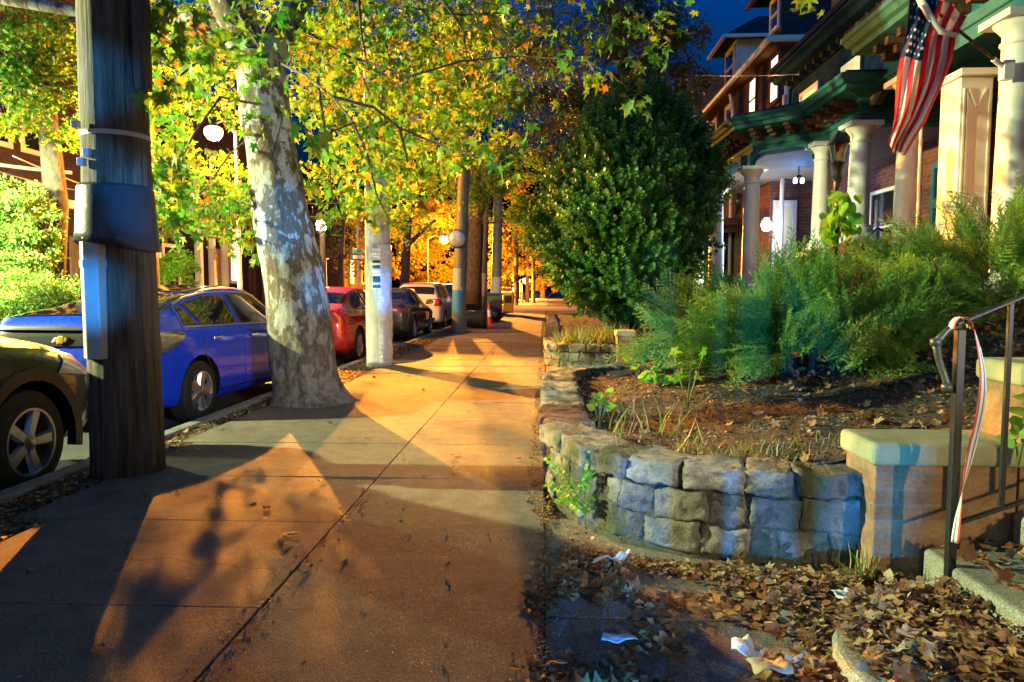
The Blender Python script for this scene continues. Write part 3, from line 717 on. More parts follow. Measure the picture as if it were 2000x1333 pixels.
greyp = paint('grey_metallic', (.05,.05,.055), .5, .3); whitep = paint('white_car_paint', (.62,.60,.54), .0, .35)
blackp = paint('dark_paint', (.012,.013,.014), .3, .3); darkp = paint('dark_blue_paint', (.03,.035,.05), .4, .3)
sideH = [[(-1.52,1.035),(-1.28,1.02),(-1.28,1.245),(-1.34,1.22)], [(-1.22,1.02),(-.42,1.0),(-.42,1.345),(-.75,1.335),(-1.22,1.245)], [(-.34,1.0),(.62,.98),(.90,1.02),(.42,1.30),(.1,1.345),(-.34,1.35)]]
sideS = [[(-1.28,1.04),(-.50,1.02),(-.50,1.35),(-.78,1.34),(-1.18,1.16)], [(-.42,1.02),(.60,1.0),(.88,1.03),(.42,1.32),(.1,1.36),(-.42,1.36)]]
sideU = [[(-1.86,1.14),(-1.30,1.12),(-1.30,1.56),(-1.70,1.50)], [(-1.22,1.12),(-.42,1.10),(-.42,1.58),(-1.22,1.57)], [(-.34,1.10),(.62,1.08),(.86,1.12),(.45,1.50),(.1,1.57),(-.34,1.58)]]
arcline = lambda pts, w_: [[pts[i], pts[i+1], (pts[i+1][0], pts[i+1][1]+w_), (pts[i][0], pts[i][1]+w_)] for i in range(len(pts)-1)]
def badge(t, D):
    D([(-.70,.86),(.70,.86),(.68,1.0),(-.68,1.0)], 1, -1, 'hatch_panel', M['trim'], off=.010)
    D([(-.73,1.005),(.73,1.005),(.70,1.035),(-.70,1.035)], 1, -1, 'spoiler', M['trim'], off=.022, th=.03)
    D([(-.26,.52),(.26,.52),(.26,.66),(-.26,.66)], 1, -1, 'plate_recess', M['trim'], off=.006)
    D([(-.50,-.93),(.50,-.93),(.50,.42),(-.50,.42)], 2, 1, 'roof_panel', M['carglass'], off=.003)
    pl = D([(-.15,.53),(.15,.53),(.15,.64),(-.15,.64)], 1, -1, 'number_plate', M['white'], off=.012)
    bx = lambda s: [(-.085*s,.922-.02*s),(.055*s,.922-.02*s),(.085*s,.922+.02*s),(-.055*s,.922+.02*s)]
    D(bx(1.0), 1, -1, 'badge', M['gold'], off=.026, th=.006, n=6)
    D([(-.034,.884),(.026,.884),(.038,.960),(-.022,.960)], 1, -1, 'badge', M['gold'], off=.027, th=.006, n=6)
    c = bpy.data.curves.new('lettering', 'FONT'); c.body = 'VOLT'; c.size = .075; c.extrude = .002; c.align_x = 'CENTER'; c.space_character = 1.25
    o = bpy.data.objects.new('lettering', c); COL.objects.link(o); me = bpy.data.meshes.new_from_object(o.evaluated_get(bpy.context.evaluated_depsgraph_get())); bpy.data.objects.remove(o)
    o = bpy.data.objects.new('model_lettering', me); COL.objects.link(o); me.materials.append(M['chrome']); o.parent = t
    o.rotation_euler = (R(80), 0, 0); o.location = (.02, -2.235, .79)
car('parked_car', 'bright blue hatchback parked between the near wooden pole and the leaning trunk', 'car', HATCH, blue, (-1.36,1.33), .325,
    dict(rear=[(.50,.80),(.80,.78),(.82,.91),(.60,.92)], side=[(-2.23,.74),(-1.85,.82),(-1.60,.93),(-1.64,.965),(-1.95,.985),(-2.23,.95)], mat=M['redlens'], white=[(.55,.82),(.68,.81),(.69,.86),(.57,.87)], smat=M['taillens']),
    (-4.46, 8.80, -.14), R(-3), PG,
    dict(side=sideH, rear=[(-.55,-.98),(.55,-.98),(.66,-2.08),(-.66,-2.08)], front=[(-.58,.45),(.58,.45),(.68,1.18),(-.68,1.18)],
         chromeline=arcline([(-1.55,1.02),(-1.35,1.235),(-1.1,1.30),(-.75,1.355),(-.3,1.37),(.1,1.36),(.45,1.315),(.92,1.02)], .014)+[[(-1.55,1.005),(.92,.965),(.92,.98),(-1.55,1.02)]],
         gaps=[[(-1.27,.70),(-1.262,.70),(-1.262,1.0),(-1.27,1.0)],[(-.985,.30),(-.978,.30),(-1.26,.70),(-1.27,.70)],[(-.38,.30),(-.372,.30),(-.372,1.0),(-.38,1.0)],[(.75,.30),(.758,.30),(.80,.95),(.79,.95)],[(-.95,.28),(.95,.28),(.95,.30),(-.95,.30)]],
         handles=[[(-1.12,.86),(-.94,.86),(-.94,.885),(-1.12,.885)],[(-.22,.84),(-.04,.84),(-.04,.865),(-.22,.865)]], hmat=M['chrome'], fin=1.40, sp=.07, extra=badge,
         bump=[(-.62,.38),(.62,.38),(.70,.55),(-.70,.55)]))
tailS = dict(rear=[(.34,.84),(.76,.80),(.80,.93),(.40,.93)], side=[(-2.24,.80),(-2.0,.86),(-2.0,.92),(-2.24,.93)], white=[(.42,.86),(.60,.85),(.60,.90),(.45,.905)])
specS = dict(side=sideS, rear=[(-.55,-.98),(.55,-.98),(.60,-1.48),(-.60,-1.48)], front=[(-.58,.45),(.58,.45),(.68,1.18),(-.68,1.18)],
         gaps=[[(-1.0,.30),(-.992,.30),(-1.16,.95),(-1.17,.95)],[(-.46,.28),(-.452,.28),(-.452,1.0),(-.46,1.0)],[(.70,.28),(.708,.28),(.76,.95),(.75,.95)],[(-1.0,.27),(.95,.27),(.95,.29),(-1.0,.29)]],
         handles=[[(-1.12,.88),(-.94,.88),(-.94,.905),(-1.12,.905)],[(-.22,.86),(-.04,.86),(-.04,.885),(-.22,.885)]], fin=1.45, spokes=10, sp=.02)
car('parked_car', 'bright red sedan parked between the leaning trunk and the white wrapped pole', 'car', SEDAN, red, (-1.35,1.35), .335, tailS, (-4.46, 14.95, -.14), 0, PG, specS)
sg = dict(specS); sg['fin'] = None
car('parked_car', 'dark grey sedan parked in front of the red one', 'car', SEDAN, greyp, (-1.38,1.38), .34, tailS, (-4.50, 21.0, -.14), 0, PG, sg)
tailU = dict(rear=[(.62,.86),(.84,.86),(.84,1.10),(.70,1.10)], side=[(-2.16,.86),(-1.98,.90),(-1.98,1.08),(-2.16,1.10)])
specU = dict(side=sideU, rear=[(-.60,-1.90),(.60,-1.90),(.62,-2.06),(-.62,-2.06)], front=[(-.62,.58),(.62,.58),(.70,1.18),(-.70,1.18)],
         gaps=[[(-1.25,.70),(-1.24,.70),(-1.24,1.1),(-1.25,1.1)],[(-.38,.34),(-.372,.34),(-.372,1.08),(-.38,1.08)],[(.72,.34),(.728,.34),(.76,1.05),(.75,1.05)]], mz=1.08, suv=True, spokes=5)
car('parked_car', 'cream white tall hatchback parked beside the slim pole carrying the round mirror', 'car', SUV, whitep, (-1.30,1.32), .34, tailU, (-4.50, 27.0, -.14), 0, PG, specU)
car('parked_car', 'black boxy vehicle parked beyond the cream white hatchback', 'car', SUV, darkp, (-1.30,1.32), .34, tailU, (-4.40, 32.6, -.14), 0, PG, specU)
def blk(t, D):
    for sd in (-1, 1):
        for wy in (-1.30, 1.32):
            b = MB(); rows = []
            for k in range(17):
                a = R(-14)+R(208)*k/16; rows.append((wy+math.cos(a)*.425, .355+math.sin(a)*.425, wy+math.cos(a)*.505, .355+math.sin(a)*.505))
            vs = []
            for (ya, za, yb, zb_) in rows: vs += [(sd*.86, ya, za), (sd*.925, ya, za), (sd*.925, yb, zb_), (sd*.86, yb, zb_)]
            fs = []
            for k in range(16):
                for j in range(4): fs.append((k*4+j, k*4+(j+1)%4, (k+1)*4+(j+1)%4, (k+1)*4+j))
            b.add(vs, fs)
            b.build('arch_trim', M['trim'], t, smooth=2)
car('parked_car', 'black crossover at the left edge whose spoked front wheel is cut by the frame', 'car', SUV, blackp, (-1.30,1.32), .355, tailU, (-4.40, 3.36, -.14), 0, PG,
    dict(specU, rim='silver', sp=.055, spokes=5, extra=blk))
car('parked_van', 'white van with lit side far beyond the bins at the junction', 'van', SUV, whitep, (-1.30,1.32), .34, tailU, (-3.6, 64.0, -.05), 0, None, specU)

# ------------------------------------------------------------------ utility poles
pole = thing('utility_pole', 'thick weathered wooden utility pole with rubber hood and cable guards, at the left foreground', 'utility pole', (-2.88, 4.80, 0))
b = MB(); n = 28; H_ = 9.0; pts = []; 
for k in range(31):
    z = H_*k/30; pts.append((-2.90-.008*z, 4.80+.01*z, z-.05))
b.tube(pts, [.235-.010*min(p[2],7) for p in pts], n); sh = b.build('shaft', M['wood_pole'], pole, smooth=True)
b = MB(); c = (-2.915, 4.79)
prof = [(.228,1.95),(.235,1.93),(.255,1.62),(.268,1.56)]
vs = []; fs = []; N_ = 40
for i, (r, z) in enumerate(prof):
    for k in range(N_):
        a = 2*PI*k/N_; dz = (-.06*max(0, math.sin(a*1+.9)) if i > 1 else 0)
        rr_ = r*(1+.02*math.sin(3*a)); vs.append((c[0]+rr_*math.cos(a), c[1]+rr_*math.sin(a), z+dz+(.0 if i < 2 else .02*math.sin(2*a))))
for i in range(3):
    for k in range(N_): fs.append((i*N_+k, i*N_+(k+1)%N_, (i+1)*N_+(k+1)%N_, (i+1)*N_+k))
b.add(vs, fs); h = b.build('rubber_hood', M['rubber_wrap'], pole, smooth=True); sm = h.modifiers.new('s', 'SOLIDIFY'); sm.thickness = .012
b = MB(); q = [(-.09,.03),(-.085,-.05),(-.03,-.10),(.06,-.09),(.085,-.02)]
b.prism([(c[0]-.045+x, 4.60+y+.03) for x, y in q], .80, 1.60); b.build('cable_guard', M['guard'], pole, bevel=.008)
b = MB(); b.prism([(c[0]-.045+x*1.06, 4.60+y*1.06+.03) for x, y in q], 1.40, 1.45); b.build('guard_band', M['guard'], pole, bevel=.004)
b = MB(); b.bar((-2.70,4.72,.05),(-2.735,4.72,1.60),.06,.06); b.build('cable_guard', M['wood_pole'], pole, bevel=.01)
b = MB(); g0 = W(277,176,4.72); b.bar((g0.x,4.74,g0.z),(g0.x-.02,4.78,8),.085,.09); b.build('cable_guard', M['wood_pole'], pole, bevel=.01)
for z, dx in ((2.06,-.02),(2.12,.02),(2.3,-.05)):
    b = MB(); b.box((c[0]-.10+dx,4.575,z),(c[0]-.06+dx,4.62,z+.05)); b.build('pole_tag', M['white'], pole, bevel=.003)
b = MB(); b.lathe([(.216,2.27),(.216,2.30)], (-2.918,4.823,0), 28); b.build('metal_strap', M['guard'], pole, smooth=2)

p2_ = thing('utility_pole', 'pale round pole wrapped in shiny white film with taped posters, just past the leaning trunk', 'utility pole', (-2.80,11.95,0))
b = MB(); b.tube([(-2.80,11.95,-.1),(-2.80,11.95,4),(-2.82,11.95,10)], [.215,.20,.16], 24); b.build('shaft', M['conc_pole'], p2_, smooth=2)
b = MB(); vs = []; fs = []; N_ = 26; NR = 60
for i in range(NR+1):
    z = .04+1.96*i/NR
    for k in range(N_):
        a = R(-80)+R(160)*k/(N_-1); e = noise.noise(Vector((a*2.2+z*1.3, z*6.0, 1)))*.016+abs(noise.noise(Vector((a*3+z*2, z*13, 7))))*.012
        r = .219+(e if k > 1 else 0); vs.append((-2.80+r*math.cos(a), 11.95+r*math.sin(a), z))
for i in range(NR):
    for k in range(N_-1): fs.append((i*N_+k, i*N_+k+1, (i+1)*N_+k+1, (i+1)*N_+k))
b.add(vs, fs); b.build('film_wrap', M['plastic_film'], p2_, smooth=True)
inkm = mat('print_ink', (.03,.09,.10), .7)
def poster(z0, z1, lines, solid):
    R_ = .224; A0 = R(-103); A1 = R(-66)
    b = MB(); V = []; 
    for zz in (z0, z1):
        for k in range(8): a = A0+(A1-A0)*k/7; V.append((-2.80+R_*math.cos(a), 11.95+R_*math.sin(a), zz))
    b.add(V, [(k, k+1, 9+k, 8+k) for k in range(7)]); po = b.build('poster', M['white'], p2_); s_ = po.modifiers.new('s', 'SOLIDIFY'); s_.thickness = .002
    for (za, zb_) in solid:
        b = MB(); V = []
        for zz in (za, zb_):
            for k in range(8): a = A0+.03+(A1-A0-.06)*k/7; V.append((-2.80+(R_+.002)*math.cos(a), 11.95+(R_+.002)*math.sin(a), zz))
        b.add(V, [(k, k+1, 9+k, 8+k) for k in range(7)]); b.build('printed_block', inkm, po)
    for txt, zz, sz in lines:
        c_ = bpy.data.curves.new('t', 'FONT'); c_.body = txt; c_.size = sz; c_.align_x = 'CENTER'
        o = bpy.data.objects.new('t', c_); COL.objects.link(o); me = bpy.data.meshes.new_from_object(o.evaluated_get(bpy.context.evaluated_depsgraph_get())); bpy.data.objects.remove(o)
        for v in me.vertices:
            a = (A0+A1)/2+v.co.x/R_; h = v.co.y; v.co = (-2.80+(R_+.003)*math.cos(a), 11.95+(R_+.003)*math.sin(a), zz+h)
        for v in me.vertices: v.co -= Vector((-2.80,11.95,0))
        me.materials.append(inkm); o = bpy.data.objects.new('poster_text', me); COL.objects.link(o); o.parent = po
poster(2.00-.16, 2.08-.13, [('LOST DOG!', 1.865, .034)], [])
poster(1.60, 1.82, [('! ! !', 1.77, .03)], [(1.61,1.67),(1.70,1.75)])
poster(1.28, 1.58, [('LOST DOG!', 1.525, .034)], [(1.29,1.35),(1.38,1.49)])
p3_ = thing('utility_pole', 'slim grey green pole with blue paint smear and the round convex mirror', 'utility pole', (-2.58,21.3,0))
top = W(915,175,21.3)
b = MB(); b.tube([(-2.58,21.3,-.1),(-2.55,21.3,1.2),tuple(W(903,400,21.3)),tuple(top)], [.24,.20,.18,.15], 20); b.build('shaft', M['green_pole'], p3_, smooth=2)
b = MB(); b.tube([tuple(top), tuple(W(905,130,21.3)), tuple(W(880,60,21.2)), tuple(W(838,-10,21))], [.09,.08,.07,.06], 10); b.build('arm', M['iron_grey'], p3_, smooth=True)
b = MB(); b.tube([(-2.575,21.3,.5),(-2.56,21.3,1.25)], [.221,.205], 20, cap=False); bp = mat('blue_spray', (.03,.22,.5), .6); b.build('painted_band', bp, p3_, smooth=True)
b = MB(); b.tube([(-2.56,21.3,1.26),(-2.545,21.3,1.9)], [.206,.199], 20, cap=False); b.build('painted_band', M['conc_pole'], p3_, smooth=True)
mc = W(893,467,20.95); mr = thing('convex_mirror', 'round convex traffic mirror with pale face fixed on the slim far pole', 'mirror', tuple(mc))
Mm = Matrix.Rotation(R(97), 3, 'X')
b = MB(); b.lathe([(.265,-.02),(.28,0),(.275,.02),(.255,.025)], mc, 32, Mm); b.build('rim', M['bark_dark'], mr, smooth=2)
mg = mat('mirror_face', (.62,.65,.68), .25, .45); b = MB(); b.lathe([(.255,.022),(.2,.055),(.12,.075),(.05,.083),(0,.085)], mc, 32, Mm); b.build('mirror_dome', mg, mr, smooth=True)
for (px0, py0, px1, py1, Y, r0, r1, lab, band) in (
    (938,622,948,330,31.0,.26,.20,'leaning pole with a white lower band, behind the toppled green bin', True),
    (968,606,973,400,40.0,.30,.24,'thick pale pole above the dark green bin near the junction', True),
    (1008,600,1008,470,62.0,.22,.17,'slender brown pole lit orange beyond the junction', False),
    (1030,598,1030,500,80.0,.24,.2,'very distant thin pole beside the farthest street lamp', False),
    (1042,600,1042,500,70.0,.2,.16,'distant pale grey pole right of the farthest street lamp', False)):
    p_ = W(px0, py0, Y); q_ = W(px1, py1, Y); p_.z = 0; t = thing('utility_pole', lab, 'utility pole', tuple(p_))
    q2 = p_+(q_-p_)*1.15
    b = MB(); b.tube([tuple(p_), tuple((p_+q2)/2), tuple(q2)], [r0, (r0+r1)/2, r1], 16); b.build('shaft', M['green_pole'] if band else M['wood_pole'], t, smooth=2)
    if band:
        d = (q2-p_).normalized(); b = MB(); b.tube([tuple(p_+d*1.0), tuple(p_+d*2.0)], [r0*1.01, r0*.98], 16, cap=False); b.build('white_band', M['conc_pole'], t, smooth=True)

# ------------------------------------------------------------------ street lamps
def street_lamp(label, base, head, m_pole, r=.075, hd=.16, bulb='bulb_sodium', arm=True, grp=None):
    t = thing('street_lamp', label, 'street lamp', tuple(base), grp); base = Vector(base); head = Vector(head)
    b = MB(); b.tube([tuple(base), (base.x, base.y, head.z+.1)], [r, r*.6], 12); b.build('pole', m_pole, t, smooth=2)
    b = MB(); b.tube([(base.x, base.y, head.z), ((base.x+head.x)/2, (base.y+head.y)/2, head.z+.35), (head.x, head.y, head.z+.20)], [.04,.035,.03], 8); b.build('arm', m_pole, t, smooth=2)
    b = MB(); b.lathe([(.02,hd*.6+.08),(hd*.35,hd*.6+.07),(hd*.5,hd*.6),(hd*.4,hd*.58)], head, 18); b.build('housing', M['iron_grey'], t, smooth=2)
    b = MB(); b.lathe([(0,-hd),(hd*.6,-hd*.8),(hd*.92,-hd*.4),(hd,0),(hd*.92,hd*.35),(hd*.6,hd*.55),(0,hd*.6)], head, 18); b.build('globe', M[bulb], t, smooth=True)
    return t
def below(head, d=.32): return (head[0], head[1], head[2]-d)
h1 = W(417,258,19.6); b1 = W(467,500,19.9); b1.z = 0
L1 = street_lamp('glowing orange sodium street lamp seen left of the leaning trunk, on a pale slim pole', b1, h1, M['guard'], .075, .25)
lamp('lamp_light', below(h1, .48), SODIUM, 24000, .05, L1, 62, (-.6, 2.0, 0))
lamp('lamp_glow', below(h1, .48), SODIUM, 2600, .10, L1)
h2 = W(868,467,60); b2 = Vector((h2.x-1.5, 60.3, 0))
L2 = street_lamp('orange street lamp glowing low beside the round mirror', b2, h2, M['iron_grey'], .1, .40)
lamp('lamp_light', below(h2, .7), SODIUM, 82000, .14, L2, 30, (-.8, 5, 0))
lamp('lamp_glow', below(h2, .7), SODIUM, 12000, .14, L2)
h3 = W(1028,548,105); b3 = Vector((h3.x-1, 105, 0))
L3 = street_lamp('farthest orange street lamp down the sidewalk past the junction', b3, h3, M['iron_grey'], .1, .55)
lamp('lamp_light', below(h3, .9), SODIUM, 14000, .3, L3)
h3b = W(1004,556,70); L3b = street_lamp('small orange lamp beyond the junction under the trees', (h3b.x+.8,70,0), h3b, M['iron_grey'], .08, .25)
lamp('lamp_light', (h3b.x, h3b.y, h3b.z-.4), SODIUM, 5000, .3, L3b)
L4 = street_lamp('white street lamp across the road outside the left of the frame', (-13.2,11.6,0), (-12.0,11.3,4.3), M['guard'], .09, .2, 'bulb_white')
lamp('lamp_light', (-12.0,11.3,4.0), MERC, 1100, .12, L4)
lamp('lamp_side', (-12.0,11.2,4.0), MERC, 5200, .12, L4, 80, (-12.6, 15.5, 1.6))
L4b = street_lamp('white street lamp far left beside the black crossover, outside the frame', (-14.2,5.0,0), (-13.0,5.0,4.9), M['guard'], .09, .2, 'bulb_white')
lamp('lamp_light', (-13.0,5.0,4.6), MERC, 7600, .08, L4b, 62, (0, 6, 0))
L5 = street_lamp('white street lamp behind the camera on the near kerb', (-2.9,-9.5,0), (-4.3,-9.5,4.2), M['guard'], .09, .2, 'bulb_white')
lamp('lamp_light', (-4.3,-9.4,3.9), MERC, 12, .12, L5)
L6 = thing('police_beacon', 'blue warning beacon on a short post behind the camera', 'beacon', (-1.1,-6.0,0))
b = MB(); b.tube([(-1.1,-6.0,0),(-1.1,-6.0,1.15)], .04, 10); b.build('post', M['iron_grey'], L6)
b = MB(); b.lathe([(0,-.1),(.09,-.08),(.1,.05),(.06,.1),(0,.11)], (-1.1,-6.0,1.25), 14); b.build('beacon_lens', M['bulb_blue'], L6, smooth=True)
lamp('beacon_light', (-1.1,-5.8,.72), BLUE, 2600, .02, L6, 13, (.68,3.35,.5))
for tg, cone, pw in (((-2.93,4.7,2.62),3.4,2300),((-2.9,4.7,2.05),2.6,1500),((-2.95,4.6,1.22),3.2,2800),((-2.9,7.7,2.0),4.4,7000),((-2.75,11.8,1.25),3.0,9000)): lamp('added_blue_spot', (-1.1,-5.8,1.25), BLUE, pw, .02, L6, cone, tg)  # narrow blue spots added to make patches on the poles and trunk
L7 = street_lamp('cool white lamp on the right behind the camera beside the houses', (4.8,-3.6,0), (4.4,-3.2,2.5), M['black'], .05, .14, 'bulb_white')
lamp('lamp_light', (4.3,-3.0,2.25), WARM, 380, .06, L7, 46, (2.3, 4.8, .6))
lamp('lamp_glow', (4.3,-2.9,2.2), WHITE, 6, .06, L7)
lamp('lamp_side', (4.2,-2.9,2.3), WHITE, 800, .04, L7, 24, (-3.3, 9.5, 1.2))
t = thing('light_slats', 'unseen slat screen added behind the camera to cut the blue light into strips', 'light screen', (-.4,-2,0)); b = MB()  # unseen slats added to break the blue light on the wall into strips
for x0, x1 in ((-1.1,-.93),(-.80,-.76),(-.70,-.60),(-.555,-.52),(-.40,-.30),(-.27,-.245),(-.16,-.13)): b.box((x0,-2.02,0),(x1,-2,1.1))
b.box((-1.1,-1.999,0),(-.13,-1.98,.08)); b.box((-1.1,-1.999,1.02),(-.13,-1.98,1.1)); b.build('slats', M['wood_pole'], t)
# overhead cables
def cable(p, q, sag, label, r=.018):
    p = Vector(p); q = Vector(q); b = MB()
    b.tube([p+(q-p)*(k/16)+Vector((0,0,-sag*4*(k/16)*(1-k/16))) for k in range(17)], r, 6); o = b.build('overhead_cable', M['cable'], None, smooth=True); tag(o, label, 'cable'); return o
cable(W(300,314,19), W(838,390,38), .1, 'pale horizontal cable passing under the glowing orange lamp', .022)
cable(W(-30,318,17), W(140,338,18.5), .02, 'thick pale cable end slung at the left edge above the ivy', .05)
cable(W(-30,326,17), W(300,372,24), .3, 'thin cable at the left edge running behind the wooden pole')
cable(W(25,305,17), W(300,405,24), .1, 'thin drooping cable crossing the brownstone front at the left')
cable(W(600,398,40), W(740,392,40), .05, 'upper cable in the gap between the leaning trunk and the white wrapped pole', .03)
cable(W(600,423,40), W(740,420,40), .05, 'lower cable in the gap between the leaning trunk and the white wrapped pole', .04)
cable(W(1300,140,40), W(1560,146,12), .1, 'thin dark service wire running to the navy bay of the porch house', .012)
# wooden pole across the street, with a white notice
t = thing('utility_pole', 'orange lit wooden pole with a white notice, behind the blue hatchback', 'utility pole', tuple(Vector((W(300,500,20).x, 20, 0))))
px_ = W(300,500,20).x
b = MB(); b.tube([(px_,20,0),(px_,20,9)], [.14,.11], 14); b.build('shaft', M['wood_pole'], t, smooth=2)
b = MB(); s_ = W(303,493,19.8); b.box((s_.x-.16,19.80,s_.z-.16),(s_.x+.16,19.82,s_.z+.16)); b.build('notice', M['white'], t)
# street sign
s0 = W(700,560,34); t = thing('street_sign', 'teal street name sign above a white one way arrow sign, between trunk and wrapped pole', 'street sign', (s0.x,34,0))
b = MB(); b.tube([(s0.x,34,0),(s0.x,34,W(700,440,34).z)], .05, 8); b.build('post', M['guard'], t, smooth=2)
a = W(688,487,33.9); c_ = W(712,494,33.9); b = MB(); b.box((a.x,33.9,c_.z),(c_.x,33.93,a.z)); b.build('name_plate', M['signgreen'], t)
a = W(687,497,33.9); c_ = W(712,508,33.9); b = MB(); b.box((a.x,33.9,c_.z),(c_.x,33.93,a.z)); sp = b.build('arrow_sign', M['black'], t)
mx = (a.z+c_.z)/2; b = MB(); b.extr([(a.x+.05,33.885,mx-.07),(c_.x-.16,33.885,mx-.07),(c_.x-.16,33.885,mx-.12),(c_.x-.02,33.885,mx),(c_.x-.16,33.885,mx+.12),(c_.x-.16,33.885,mx+.07),(a.x+.05,33.885,mx+.07)], (0,.01,0)); b.build('arrow', M['white'], sp)
c2 = bpy.data.curves.new('t', 'FONT'); c2.body = 'ONE WAY'; c2.size = .13; c2.align_x = 'CENTER'; o = bpy.data.objects.new('t', c2); COL.objects.link(o)
me = bpy.data.meshes.new_from_object(o.evaluated_get(bpy.context.evaluated_depsgraph_get())); bpy.data.objects.remove(o)
for v in me.vertices: v.co = (v.co.x+(a.x+c_.x)/2-.04-s0.x, 33.88-34, mx-.045+v.co.y)
me.materials.append(M['black']); o = bpy.data.objects.new('sign_text', me); COL.objects.link(o); o.parent = sp
# twin lantern in the distance
s1 = W(630,470,30); t = thing('lantern_post', 'dark post carrying two bright white lanterns, seen just right of the leaning trunk', 'lamp post', (s1.x,30,0))
b = MB(); b.tube([(s1.x,30,0),(s1.x,30,W(630,425,30).z)], .12, 10); b.build('post', M['wood_pole'], t, smooth=2)
for px__ in (621,634):
    q = W(px__,441,29.8); b = MB(); b.lathe([(0,-.20),(.05,-.15),(.065,.1),(.03,.2),(0,.2)], q, 10); b.build('lantern', M['bulb_white'], t, smooth=True)

# ------------------------------------------------------------------ things on the far kerb
q = G(918,643); t = thing('wheelie_bin', 'dark green dustbin lying on its side past the slim pole', 'bin', (q.x,q.y+.2,0))
Mb = Matrix.Rotation(PI/2, 3, 'Y'); b = MB(); b.lathe([(.0,-.52),(.24,-.52),(.30,.4),(.32,.41),(.32,.46),(.29,.47),(.27,.40),(.0,.38)], (q.x,q.y+.3,.31), 24, Mb); b.build('tub', M['bin_green'], t, smooth=2)
b = MB(); b.lathe([(.0,.48),(.33,.48),(.33,.53),(.0,.56)], (q.x,q.y+.3,.31), 24, Mb); b.build('lid', M['trim'], t, smooth=2)
q = G(955,636); t = thing('traffic_cone', 'orange traffic cone with white collar standing beside the toppled bin', 'cone', (q.x,q.y,0))
b = MB(); b.box((q.x-.2,q.y-.2,0),(q.x+.2,q.y+.2,.04)); b.lathe([(.14,.04),(.03,.78),(.0,.78)], q, 20); b.build('cone_body', M['orange'], t, smooth=2)
b = MB(); b.lathe([(.105,.32),(.066,.56)], (q.x,q.y,0), 20); b.build('reflective_collar', M['white'], t, smooth=2)
for (px__, py__, r, lab) in ((962,629,.36,'left of two black rubbish bags heaped past the orange cone'),(970,626,.30,'right of two black rubbish bags heaped past the orange cone')):
    q = G(px__, py__); bm = bmesh.new(); bmesh.ops.create_icosphere(bm, subdivisions=4, radius=1)
    for v in bm.verts:
        n_ = noise.noise(v.co*2.1)*.22+noise.noise(v.co*6)*.08; v.co *= r*(1+n_); v.co.z *= .85
        if v.co.z > r*.5: v.co.x *= .7; v.co.y *= .7; v.co.z += .05
    me = bpy.data.meshes.new('rubbish_bag'); bm.to_mesh(me); bm.free(); me.materials.append(M['bagblack']); me.polygons.foreach_set('use_smooth', [True]*len(me.polygons))
    o = bpy.data.objects.new('rubbish_bag', me); COL.objects.link(o); o.location = (q.x, q.y, r*.72); tag(o, lab, 'rubbish bag', 'rubbish bags')
q = G(970,612); t = thing('wheelie_bin', 'tall dark green wheelie bin with lid standing by the yellow box', 'bin', (q.x,q.y,0))
b = MB(); b.prism([(q.x-.55,q.y-.35),(q.x+.3,q.y-.35),(q.x+.3,q.y+.35),(q.x-.55,q.y+.35)], 0, 1.0); b.build('tub', M['bin_green'], t, bevel=.04)
b = MB(); b.box((q.x-.6,q.y-.4,1.0),(q.x+.35,q.y+.4,1.12)); b.build('lid', M['tealblue'], t, bevel=.03)
q = G(985,614); t = thing('newspaper_box', 'yellow newspaper box at the corner of the junction', 'newspaper box', (q.x+.15,q.y,0))
b = MB(); b.box((q.x-.05,q.y-.2,.05),(q.x+.48,q.y+.3,1.15)); b.build('cabinet', M['yellow'], t, bevel=.02)
b = MB(); b.box((q.x+.02,q.y-.215,.6),(q.x+.40,q.y-.2,1.0)); b.build('door', M['trim'], t)

# ------------------------------------------------------------------ the leaning plane trunk in the foreground
def P(px, py, Y): return tuple(W(px, py, Y))
trk = [(616,792,7.95,.47),(610,768,7.95,.40),(601,735,7.95,.362),(594,690,7.95,.352),(588,640,7.95,.345),(583,600,7.95,.34),(572,540,7.95,.33),(560,470,7.95,.315),(549,410,7.95,.30),(540,350,7.95,.288),(529,280,7.95,.272),(518,210,7.95,.262),(510,150,7.95,.262),(506,105,7.95,.27)]
t1 = thing('plane_tree', 'mottled pale barked street tree leaning left over the blue hatchback, with big yellow green leaves', 'tree', P(612,788,7.95))
mb = MB(); N_ = 48; rings = []
dense = []
for i in range(len(trk)-1):
    for k in range(8):
        f = k/8; g = [trk[max(0,i-1)], trk[i], trk[i+1], trk[min(len(trk)-1,i+2)]]; dense.append([crm(*[q[j] for q in g], f) for j in range(4)])
dense.append(trk[-1])
vs = []; fs = []
for i, (px_, py_, Y_, r) in enumerate(dense):
    c = W(px_, py_, Y_)
    for k in range(N_):
        a = 2*PI*k/N_; h = max(0, c.z)
        fl = math.exp(-max(0, h)/.22)*(.10+.14*max(0, math.sin(a*5+1.1))**1.5) if h < 1.3 else 0
        rr_ = r*(1+fl*.9)+noise.noise(Vector((math.cos(a)*1.2, math.sin(a)*1.2, h*1.2)))*.035+noise.noise(Vector((math.cos(a)*3, math.sin(a)*3, h*3)))*.016+noise.noise(Vector((math.cos(a)*8, math.sin(a)*8, h*5)))*.010
        if 1.3 < h < 1.9: rr_ += .02*math.sin(h*9)*max(0, math.cos(a-1))
        vs.append((c.x+rr_*math.cos(a), c.y+rr_*math.sin(a), c.z-.03))
for i in range(len(dense)-1):
    for k in range(N_): fs.append((i*N_+k, i*N_+(k+1)%N_, (i+1)*N_+(k+1)%N_, (i+1)*N_+k))
mb.add(vs, fs)
mb.tube([P(496,125,7.95),P(480,85,7.9),P(462,40,7.85),P(440,-10,7.8),P(400,-90,7.6)], [.235,.21,.20,.19,.17], 24)
